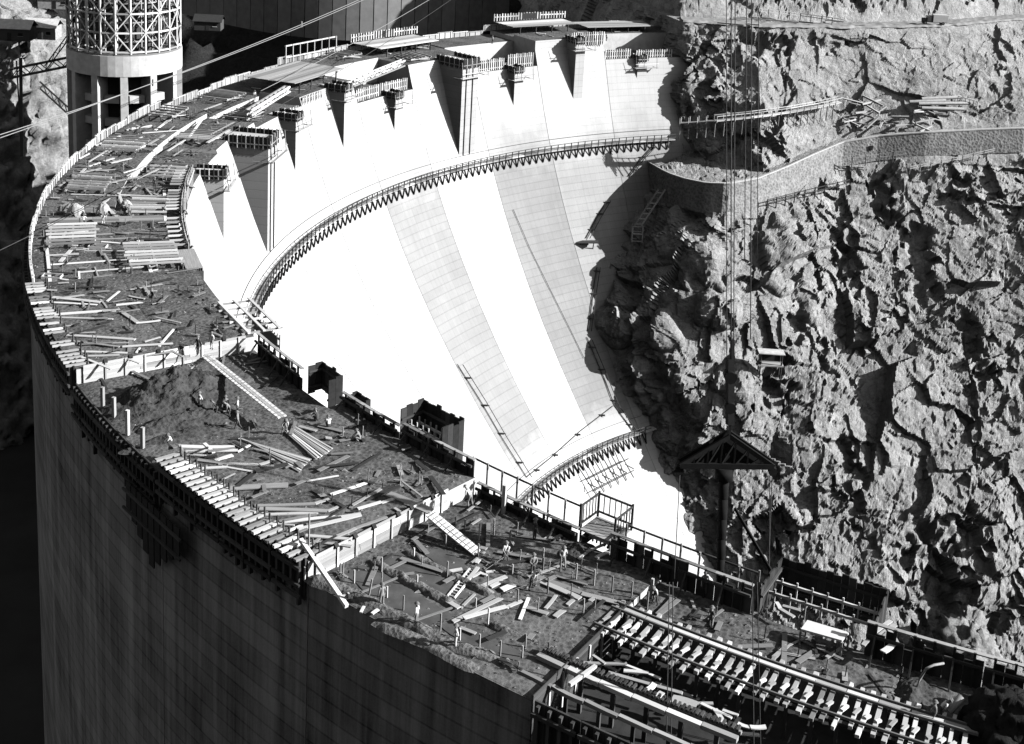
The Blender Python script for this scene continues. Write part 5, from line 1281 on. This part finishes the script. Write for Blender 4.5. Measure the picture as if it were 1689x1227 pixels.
W_ = [('I6', 1148, 755, 0, 'akimbo', 'white', 'blue', 2.6, 'worker in white shirt standing alone before the gravel heap', None),
      ('I6', 1262, 800, 0, 'bend', 'blue', 'blue', 1.9, 'stooping worker in dark clothes at the gravel heap end', 'stooping worker beside the gravel heap'),
      ('I6', 1312, 780, 0, 'stand', 'mid', 'blue', 3.6, 'worker in grey shirt behind the stooping pair by the gravel', None),
      ('I6', 1340, 800, 0, 'bend', 'mid', 'blue', 2.4, 'stooping worker in grey shirt between two standing men', 'grey shirted stooping worker by the gravel'),
      ('I6', 1388, 790, 0, 'hold', 'white', 'mid', 2.2, 'worker in pale shirt holding something under the gangway', None),
      ('I6', 1390, 880, 0, 'walk', 'mid', 'blue', 2.0, 'worker in grey shirt striding in the shade under the gangway', None),
      ('I6', 1140, 395, 1.5, 'walk', 'blue', 'blue', 3.3, 'worker in dark clothes walking near the white bulkhead top', None),
      ('I6', 1225, 370, 1.5, 'stand', 'white', 'white', 3.0, 'worker all in white standing by the bulkhead top', None),
      ('I5', 965, 1045, 1.5, 'walk', 'blue', 'blue', 2.9, 'worker in dark clothes walking beside the parallel boards', None),
      ('I5', 820, 497, .2, 'stand', 'mid', 'blue', 1.0, 'worker in grey standing amid the cluttered upper pour', None),
      ('I5', 530, 560, .2, 'akimbo', 'white', 'blue', 4.0, 'worker in white shirt amid upright boards on the upper pour', None),
      ('I5', 650, 545, .2, 'bend', 'white', 'white', 5.0, 'stooping worker in white on the cluttered upper pour', None),
      ('I5', 980, 320, .2, 'stand', 'blue', 'blue', 0.5, 'worker in dark clothes by the recess edge above the wall forms', None),
      ('N1', 265, 602, 1.5, 'bend', 'white', 'mid', 3.9, 'worker in white bending at the gangway foot', None),
      ('N1', 545, 565, 1.5, 'crouch', 'white', 'blue', .8, 'crouching worker in white at the downstream rim', None),
      ('N1', 470, 520, 1.5, 'crouch', 'blue', 'blue', 1.2, 'crouching worker in dark clothes beside the small upright box form', None),
      ('N1', 735, 648, 1.5, 'crouch', 'mid', 'mid', 2.0, 'crouching worker in grey in the shade of the downstream rim', None),
      ('N1', 1440, 1060, 1.5, 'bend', 'white', 'mid', 1.4, 'worker bending over the end of the bulkhead by the ramp head', None),
      ('N2', 195, 138, 1.5, 'crouch', 'white', 'blue', 2.6, 'worker in white squatting by the first projecting arms', None),
      ('N3', 612, 770, 0, 'stand', 'mid', 'mid', 1.0, 'worker in khaki standing near the outer edge of the staked pour', None),
      ('N3', 832, 895, 0, 'stand', 'white', 'mid', 1.6, 'worker in pale shirt at the ragged gravel ridge', None),
      ('N3', 1078, 1035, 0, 'akimbo', 'white', 'white', 2.2, 'worker all in white near the outer gravel ridge', None),
      ('N3', 1388, 495, 0, 'walk', 'white', 'blue', 4.4, 'worker in white shirt walking beside the wide ramp', None),
      ('N3', 1555, 660, 0, 'bend', 'white', 'blue', 4.8, 'shirted worker stooping among boards of the staked pour', 'stooping worker among the boards'),
      ('N4', 118, 490, 0, 'bend', 'white', 'blue', 5.2, 'worker stooping with a tool by the shaded rim', 'stooping worker by the shaded rim'),
      ('N4', 300, 575, 0, 'hold', 'mid', 'blue', 4.0, 'worker in grey standing on the walkway planks', None),
      ('N4', 312, 350, .6, 'stand', 'blue', 'blue', 5.6, 'worker in dark clothes silhouetted against the white face', None),
      ('N4', 490, 525, 0, 'walk', 'white', 'mid', 3.8, 'worker in white striding below the railed landing', None),
      ('N4', 1075, 755, 0, 'bend', 'white', 'blue', 3.0, 'worker in white bending beside the thick white post', None),
      ('N4', 1425, 915, -.5, 'stand', 'blue', 'blue', 2.5, 'worker in dark clothes in the shadow beside the trestle track', None),
      ('N4', 1385, 690, 0, 'walk', 'mid', 'blue', 3.4, 'worker in grey at the rim under the hoist trunk', None),
      ('N6', 1120, 1045, -.5, 'stand', 'mid', 'blue', 2.0, 'worker in grey standing near the leaning white pipe stub', None),
      ('N6', 1160, 1010, -.5, 'bend', 'white', 'blue', 5.0, 'worker in white bending by the gravel at the crest end', None)]
for (zn, x, y, z, pose, sh, trs, fc, lab, tool) in W_:
    person(zat(zn, x, y, z), pose, sh, trs, fc, lab, 'hat', tool)
for (px, py, z, lab) in [(420, 165, -.9, 'tiny worker standing at the grey platform corner'), (812, 72, .3, 'tiny worker in white by the far crest shed'), (1000, 68, 2, 'tiny worker on the raised far block'), (668, 85, .6, 'tiny worker on the upstream rim by the comb of uprights'), (520, 128, -.6, 'tiny worker on the grey crest left of the truss')]:
    person(at(px, py, z), 'stand', 'white', 'blue', px*.1, lab)

# ================================================================== HOIST ROPES AND SPREADER above the near crest
DH = 101.0
def hp(px, py, D=DH): return atd(px, py, D)
sp = thing('hoist_spreader', hp(1198, 764), 'dark triangular steel spreader hanging before the canyon wall', 'spreader')  # rig's shaded silhouette is put into its near-black steel colour
ap, bl, br = hp(1203, 716), hp(1121, 764), hp(1275, 766)
dn = CF*1.0; dn.z = 0; dn.normalize()
for s in (-.35, .35):
    o_ = dn*s
    beam('chord', bl+o_, br+o_, .2, .42, M['rigshade'], sp); beam('chord', bl+o_, ap+o_, .2, .36, M['rigshade'], sp); beam('chord', ap+o_, br+o_, .2, .36, M['rigshade'], sp)
    for k in range(1, 7):
        b_ = bl.lerp(br, k/7); t_ = (bl.lerp(ap, k/3.5) if k < 3.5 else ap.lerp(br, (k-3.5)/3.5))
        beam('web', b_+o_, t_+o_, .12, .16, M['rigshade'], sp)
        if k < 6:
            t2 = (bl.lerp(ap, (k+1)/3.5) if k+1 < 3.5 else ap.lerp(br, (k+1-3.5)/3.5)); beam('web', b_+o_, t2+o_, .1, .12, M['rigshade'], sp)
vs = [bl, br, ap]; vs = [v-dn*.05 for v in vs]+[v+dn*.05 for v in vs]
mesh_obj('plate', [vs[i].lerp(sum(vs[:3], Vector())/3 if i < 3 else sum(vs[3:], Vector())/3, .06) for i in range(6)], [(0, 1, 2), (5, 4, 3), (0, 3, 4, 1), (1, 4, 5, 2), (2, 5, 3, 0)], M['rigshade'], sp)
for c in (bl, br): beam('sheave', c-dn*.3-Vector((0, 0, .5)), c+dn*.3-Vector((0, 0, .5)), .7, .7, M['rigshade'], sp, kind='tube')
hb = thing('hoist_block', hp(1204, 640), 'slender dark hoist block in the rope bundle above the spreader', 'hoist block')
beam('cheek', hp(1204, 592), hp(1204, 700), .5, .6, M['rigshade'], hb); beam('cheek', hp(1208, 560), hp(1208, 596), .25, .3, M['rigshade'], hb); beam('link', hp(1204, 700), hp(1203, 720), .2, .2, M['rigshade'], hb)
beam('sheave', hp(1204, 620)-dn*.45, hp(1204, 620)+dn*.45, 1.0, 1.0, M['rigshade'], hb, kind='tube'); beam('sheave', hp(1204, 670)-dn*.45, hp(1204, 670)+dn*.45, .9, .9, M['rigshade'], hb, kind='tube')
tk = thing('drop_trunk', hp(1187, 985), 'thick dark vertical drop pipe hanging down to the crest', 'pipe')
for k in range(6): beam('pipe_section', hp(1194-k*1.2, 790+k*33), hp(1194-(k+1)*1.2, 790+(k+1)*33-1.5), (.78-.04*k), (.78-.04*k), M['rigshade'], tk, kind='tube')
beam('hopper', hp(1195, 772), hp(1194, 792), 1.4, 1.4, M['rigshade'], tk, kind='tube'); beam('boom', hp(1212, 838), hp(1272, 942), .2, .2, M['rigshade'], tk)
for k, (x0, y0, x1, y1, r) in enumerate([(1198, -60, 1199, 715, .035), (1206, -60, 1206, 560, .05), (1213, -60, 1210, 600, .04), (1232, -60, 1228, 430, .035), (1240, -60, 1238, 560, .04), (1252, -60, 1249, 420, .03), (1122, 770, 1112, 955, .035), (1274, 772, 1262, 1090, .035), (1270, 772, 1268, 1010, .04), (1104, 960, 1098, 1290, .035), (1110, 960, 1106, 1290, .035), (1241, 960, 1244, 1290, .035), (1249, 960, 1256, 1290, .03), (1192, 990, 1200, 1060, .05)]):
    lab = ['hoist rope leading straight to the spreader apex', 'thick hoist rope leading to the hoist block', 'hoist rope just right of the thick hoist rope', 'thin hoist rope ending above the canyon cabin', 'hoist rope right of the hoist bundle', 'rightmost thin rope of the hoist bundle', 'rope hanging from the spreader end above the white face', 'rope hanging from the rock side spreader end', 'second rope beside the rock side spreader end', 'thin rope over the trestle track start', 'thin rope paired with the rope over the trestle start', 'thin rope over the middle of the trestle track', 'thin rope slanting over the middle of the trestle', 'short rope tail below the drop pipe'][k]
    D = DH if k != 9 and k != 10 and k != 11 and k != 12 else 88
    tag(tubepath('hoist_rope', sagline(hp(x0, y0, D), hp(x1, y1, D), .02, 6), r, M['rope'], None, 5), lab, 'rope')
# cableway across the upper left
cb = thing('cableway', atd(0, 225, 215), 'pale twin cableway strung across the upper left in front of the tower', 'cableway')
for d_ in (0, .45): tubepath('cable', sagline(atd(-60, 248-d_*14, 205), atd(640, -22, 330), 1.2, 24)if d_ == 0 else sagline(atd(-60, 241, 205), atd(640, -19, 330), 1.6, 24), .075, M['palerope'], cb)
for x_ in (.35, .71): p = Vector(sagline(atd(-60, 248, 205), atd(640, -22, 330), 1.2, 24)[int(24*x_)]); beam('hanger', p-Vector((0, 0, .6)), p+Vector((0, 0, .7)), .25, .25, M['palerope'], cb)
tag(tubepath('wire', sagline(atd(-40, 432, 150), atd(760, -12, 320), 2.2, 24), .05, M['rope'], None, 5), 'thin dark wire slanting across the crest to the top edge', 'wire')
tag(tubepath('wire', sagline(atd(430, 150, 240), atd(740, -20, 330), .6, 16), .06, M['palerope'], None, 5), 'thin pale wire above the grey platform', 'wire')

# ================================================================== ON THE CANYON SIDE
def rp(px, py, off=1.5): return atrock(px, py, off)
fb = thing('footbridge', rp(1250, 190, 3), 'slender railed footbridge slanting along the rock to the far abutment', 'footbridge')
bp = [(1122, 203), (1180, 199), (1240, 193), (1300, 185), (1345, 177), (1385, 168)]
bw_ = [rp(x, y, 4.5) for x, y in bp]
for i in range(len(bw_)-1):
    a, b = bw_[i], bw_[i+1]; y = (b-a).cross(Vector((0, 0, 1))).normalized()
    for s in (-.5, .5):
        beam('deck_board', a+y*s*.8, b+y*s*.8, .7, .2, M['wood'], fb)
        if i > 0: beam('rail', a+y*s*1.6+Vector((0, 0, 1.2)), b+y*s*1.6+Vector((0, 0, 1.2)), .16, .16, M['wood'], fb)
    for k in range(4):
        p = a.lerp(b, k/4)
        for s in (-.8, .8): beam('post', p+y*s-Vector((0, 0, .4)), p+y*s+Vector((0, 0, 1.3)), .16, .16, M['wood'], fb)
        beam('pier', p-Vector((0, 0, 4)), p-Vector((0, 0, .1)), .22, .22, M['grey'], fb)
rg = random.Random(3)
for k in range(26):
    x, y = 1395+rg.uniform(0, 150), 165+rg.uniform(0, 48)
    p = rp(x, y, 1.5); L = rg.uniform(2, 6); a = rg.gauss(.15, .5); d = E1*math.cos(a)*L/2+E2*math.sin(a)*L/2+Vector((0, 0, math.sin(a)*L*.25))
    tag(beam('log', p-d, p+d, .45, .4, M['wood' if k % 3 else 'grey'], kind='tube' if k % 2 else 'board%d' % (k % 6)), 'loose timber in the tangled pile on the slope above the masonry wall', 'timber', 'tangled timber pile')
for k, (x0, y0, x1, y1) in enumerate([(1520, 163, 1585, 160), (1515, 171, 1600, 170), (1520, 178, 1590, 180), (1500, 168, 1560, 166)]):
    tag(beam('pipe', rp(x0, y0, 1.8), rp(x1, y1, 1.8), .9, .9, M['pipe'], kind='tube'), 'large pale pipe, %s of the stack by the slope ladder' % ['top', 'second', 'bottom', 'innermost'][k], 'pipe', 'stacked pale pipes')
a, b = rp(1580, 163, 2.5), rp(1612, 172, 2.5); o = thing('ladder', a, 'pale ladder frame lying at the end of the pipe stack', 'ladder')
for s in (-1, 1): beam('stile', a+Vector((0, 0, s*.7)), b+Vector((0, 0, s*.7)), .2, .2, M['wood'], o)
for k in range(6): p = a.lerp(b, k/5); beam('rung', p-Vector((0, 0, .7)), p+Vector((0, 0, .7)), .16, .16, M['wood'], o)
def fence(pts, lab, off=2.2, h=2.0, mat='grey'):
    W = [rp(x, y, off) for x, y in pts]; o = thing('post_fence', W[0], lab, 'fence')
    for i in range(len(W)-1):
        m = max(1, int((W[i+1]-W[i]).length/2.6))
        for k in range(m): p = W[i].lerp(W[i+1], k/m); beam('post', p-Vector((0, 0, .8)), p+Vector((0, 0, h)), .24, .24, M[mat], o)
        for hh in (h*.5, h*.9): beam('rail', W[i]+Vector((0, 0, hh)), W[i+1]+Vector((0, 0, hh)), .16, .18, M[mat], o)
fence([(1405, 272), (1450, 266), (1495, 260)], 'grey post fence on the ledge under the masonry wall')
fence([(1265, 342), (1310, 330), (1360, 318), (1400, 308)], 'dark post fence along the ledge below the wall bend', mat='dark')
fence([(1500, 282), (1570, 268), (1640, 252)], 'pale rail of poles running up the rock under the masonry wall', 2, 1.2, 'wood')
fence([(1250, 22), (1320, 30), (1390, 40)], 'pale guard rail along the upper canyon road', 2.5, 1.4, 'wood')
# stairs tower against the wall end
lt = thing('ladder_tower', rp(1050, 392, 3), 'pale timber ladder leaning on the dark rock below the wall end', 'ladder')
a, b = rp(1052, 372, 5), rp(1092, 312, 3)
y = Vector((E1.x, E1.y, 0))*.8
for s in (-1, 1): beam('stile', a+y*s, b+y*s, .3, .3, M['wood'], lt)
for k in range(7): p = a.lerp(b, (k+.3)/7); beam('rung', p-y, p+y, .22, .22, M['wood'], lt)
cg = thing('timber_cage', a-Vector((0, 0, 4)), 'small open timber cage at the foot of the rock ladder', 'cage')
for (i, j) in ((-1, -1), (1, -1), (1, 1), (-1, 1)): c_ = a+E1*1.2*i+E2*.9*j; beam('post', c_-Vector((0, 0, 3.8)), c_+Vector((0, 0, .1)), .22, .22, M['wood'], cg)
for zz in (0, -1.8, -3.6):
    for s in (-1, 1): beam('rail', a-E1*1.3+E2*.9*s+Vector((0, 0, zz)), a+E1*1.3+E2*.9*s+Vector((0, 0, zz)), .2, .2, M['wood'], cg); beam('rail', a-E2*1+E1*1.2*s+Vector((0, 0, zz-.2)), a+E2*1+E1*1.2*s+Vector((0, 0, zz-.2)), .2, .2, M['wood'], cg)
# small cabin standing on the cliff
c = rp(1270, 600, 4.0); cbn = thing('cabin', c, 'small dark timber cabin with pale roof perched on the cliff', 'cabin')
ex, ey, ezv = E1, E2, Vector((0, 0, 1))
beam('floor', c-ex*2.8, c+ex*2.8, 2.6, .3, M['grey'], cbn)
for (i, j) in ((-1, -1), (1, -1), (1, 1), (-1, 1)): beam('post', c+ex*2.3*i+ey*1*j, c+ex*2.3*i+ey*1*j+ezv*2.6, .3, .3, M['dark'], cbn); beam('stilt', c+ex*2.3*i+ey*1*j-ezv*3, c+ex*2.3*i+ey*1*j-ezv*.2, .3, .3, M['dark'], cbn)
beam('wall', c-ex*2.2+ey*1.1+ezv*1.3, c+ex*2.2+ey*1.1+ezv*1.3, .12, 2.3, M['black'], cbn); beam('wall', c-ex*2.4-ey*.9+ezv*1.3, c-ex*2.4+ey*1+ezv*1.3, .12, 2.3, M['black'], cbn)
beam('roof', c-ex*2.9+ezv*2.9, c+ex*2.9+ezv*2.8, 2.9, .2, M['tin'], cbn); beam('rail', c-ex*2.5-ey*1.1+ezv*1.0, c+ex*2.5-ey*1.1+ezv*1.0, .14, .14, M['wood'], cbn)
# timber ledge at the dam edge
c = atface(968, 396); o = thing('timber_ledge', c, 'small dark timber ledge jutting over the face edge', 'ledge')
for k in range(4): beam('board', c-E1*2.5-E2*(1+.5*k), c+E1*2.5-E2*(1+.5*k)+Vector((0, 0, .3)), .45, .16, M['dark'], o)
for k in (-1.5, 0, 1.5): beam('strut', c+E1*k-E2*2.2, c+E1*k-E2*.2-Vector((0, 0, 2.2)), .2, .2, M['dark'], o)
# truck on the upper road
tp = rp(1538, 42, 5.0); tp = at(1538, 40, 5.9); tk_ = thing('truck', tp, 'pale box truck parked on the upper canyon road', 'truck', )
d, y = (E1*1.0).normalized(), E2
beam('box_body', tp-d*.2+ezv*1.7, tp+d*3.6+ezv*1.7, 2.1, 1.9, M['paint'], tk_); beam('cab', tp-d*1.7+ezv*1.5, tp-d*.3+ezv*1.5, 1.9, 1.4, M['blue'], tk_); beam('bonnet', tp-d*2.8+ezv*1.15, tp-d*1.72+ezv*1.15, 1.5, .8, M['blue'], tk_)
beam('windscreen', tp-d*1.74+ezv*1.85, tp-d*1.71+ezv*1.85, 1.6, .55, M['glass'], tk_); beam('chassis', tp-d*2.7+ezv*.66, tp+d*3.5+ezv*.66, 1.0, .18, M['steel'], tk_)
for dx in (-2.2, 2.4):
    for s in (-.95, .95):
        w_ = beam('wheel', tp+d*dx+y*s+ezv*.45-y*.12, tp+d*dx+y*s+ezv*.45+y*.12, .9, .9, M['rubber'], tk_, kind='tube')
        beam('hub', tp+d*dx+y*s+ezv*.45-y*.14, tp+d*dx+y*s+ezv*.45+y*.14, .4, .4, M['rail'], w_, kind='tube')
# boards and pipes along the upper road
for k in range(10):
    x = 1205+k*19; p = at(x, 33+rg.uniform(-6, 7), 5.7); a = rg.gauss(0, .25); L = rg.uniform(3, 8)
    tag(beam('log', p-(E1*math.cos(a)+E2*math.sin(a))*L/2, p+(E1*math.cos(a)+E2*math.sin(a))*L/2, .4, .35, M['wood' if k % 3 else 'grey'], kind='board%d' % (k % 6)), 'pale timber lying along the upper canyon road', 'timber', 'timbers along the upper road')
# ================================================================== UPPER LEFT: service bridge and huts
sb = thing('service_bridge', atd(72, 120, 300), 'dark steel lattice bridge between rock spur and intake tower', 'bridge')
a, b = atd(20, 128, 300), atd(118, 108, 300); y = Vector((0, 0, 2.0)); sd = Vector((.35, -.9, 0))*1.1
for s in (-1, 1):
    for u in (0, 1): beam('chord', a+sd*s+y*u, b+sd*s+y*u, .3, .3, M['steel'], sb)
    for k in range(7): p, r = a.lerp(b, k/7), a.lerp(b, (k+1)/7); beam('web', p+sd*s+(y if k % 2 else y*0), r+sd*s+(y*0 if k % 2 else y), .18, .18, M['steel'], sb)
for k in range(8): p = a.lerp(b, k/7); beam('cross_tie', p-sd*1.1, p+sd*1.1, .2, .2, M['steel'], sb)
beam('tower_leg', atd(34, 95, 300), atd(36, 258, 300), .7, .7, M['steel'], sb); beam('tower_leg', atd(27, 100, 300), atd(36, 250, 300), .3, .3, M['steel'], sb)
a, b = atd(66, 146, 300), atd(112, 188, 300); o = thing('lattice_brace', a, 'pale diagonal lattice strut under the service bridge', 'strut')
p_ = Vector((0, 0, 1.6))
for u in (0, 1): beam('chord', a+p_*u, b+p_*u, .28, .28, M['pipe'], o)
for k in range(8): q_, r_ = a.lerp(b, k/8), a.lerp(b, (k+1)/8); beam('web', q_+(p_ if k % 2 else p_*0), r_+(p_*0 if k % 2 else p_), .16, .16, M['pipe'], o)
a, b = atd(74, 118, 300), atd(118, 58, 300); o = thing('stair_brace', a, 'dark inclined stair frame rising to the tower ring', 'stair')
for u in (0, 1): beam('stringer', a+p_*.8*u, b+p_*.8*u, .25, .25, M['steel'], o)
for k in range(8): q_, r_ = a.lerp(b, k/8), a.lerp(b, (k+1)/8); beam('web', q_+(p_*.8 if k % 2 else p_*0), r_+(p_*0 if k % 2 else p_*.8), .16, .16, M['steel'], o)
def hut(px, py, D, L, W, H, lab, mats=('canvas', 'tin')):
    c = atd(px, py, D); o = thing('hut', c, lab, 'hut'); x = Vector((.9, .4, 0)).normalized(); y = Vector((-x.y, x.x, 0)); z = Vector((0, 0, 1))
    for s in (-1, 1): beam('wall', c-x*L/2+y*s*W/2+z*H/2, c+x*L/2+y*s*W/2+z*H/2, .15, H, M[mats[0]], o); beam('wall', c+x*s*(L/2-.1)-y*(W/2-.08)+z*H/2, c+x*s*(L/2-.1)+y*(W/2-.08)+z*H/2, .15, H, M[mats[0]], o)
    for s in (-1, 1):
        vs = []; a_ = c+z*(H+W*.32); e_ = c+y*s*(W/2+.5)+z*(H-.1)
        for xx in (-L/2-.4, L/2+.4): vs += [a_+x*xx, e_+x*xx, e_+x*xx-z*.12, a_+x*xx-z*.12]
        mesh_obj('roof', vs, [(0, 1, 2, 3), (7, 6, 5, 4), (0, 4, 5, 1), (1, 5, 6, 2), (2, 6, 7, 3), (3, 7, 4, 0)], M[mats[1]], o)
    beam('door', c-y*(W/2+.1)-z*0, c-y*(W/2+.1)+z*1.9, .9, .06, M['black'], o, up=tuple(y)); wn_ = beam('window', c+x*L*.28-y*(W/2+.1)+z*1.2, c+x*L*.28-y*(W/2+.1)+z*1.9, 1.0, .06, M['glass'], o, up=tuple(y))
    beam('sill', c+x*(L*.28-.6)-y*(W/2+.16)+z*1.15, c+x*(L*.28+.6)-y*(W/2+.16)+z*1.15, .16, .08, M['wood'], wn_)
hut(72, 62, 312, 7, 5, 3, 'small white hut with pale roof on the sunlit rock spur'); hut(22, 64, 306, 9, 5, 3, 'long low hut in shade at the left edge of the spur', ('dark', 'tin'))
hut(95, 12, 330, 8, 5, 3, 'white hut at the top of the rock spur by the tower'); hut(345, 48, 360, 7, 4.5, 2.6, 'dark hut in the shade right of the intake tower', ('dark', 'black'))  # last hut: shade put into its dark walls and roof

# ------------------------------------------------------------------ labels: number look-alikes along the crest from its far end
def ordinal(n):
    a = ['', 'first', 'second', 'third', 'fourth', 'fifth', 'sixth', 'seventh', 'eighth', 'ninth', 'tenth', 'eleventh', 'twelfth', 'thirteenth', 'fourteenth', 'fifteenth', 'sixteenth', 'seventeenth', 'eighteenth', 'nineteenth']
    if n < 20: return a[n]
    t, u = divmod(n, 10); T = {2: ('twentieth', 'twenty'), 3: ('thirtieth', 'thirty'), 4: ('fortieth', 'forty')}[t]
    return T[0] if u == 0 else T[1]+'-'+a[u]
bag = {}
for o in S.objects:
    if o.parent is None and 'label' in o and o.name.split('.')[0] in ('plank', 'stake', 'log'): bag.setdefault(o['label'], []).append(o)
for lab, L in bag.items():
    if len(L) < 2: continue
    L.sort(key=lambda o: theta(o.matrix_basis.translation) if o.name.split('.')[0] != 'log' else o.matrix_basis.translation.dot(E1))
    for i, o in enumerate(L):
        o['label'] = '%s %s, from %s' % (ordinal(i+1), lab.replace(' lying', ''), 'far end' if not o.name.startswith('log') else 'the dam')

for o in S.objects:
    if 'label' in o and len(o['label'].split()) > 16:
        o['label'] = o['label'].replace(', from far end', '').replace(' timber ', ' ')
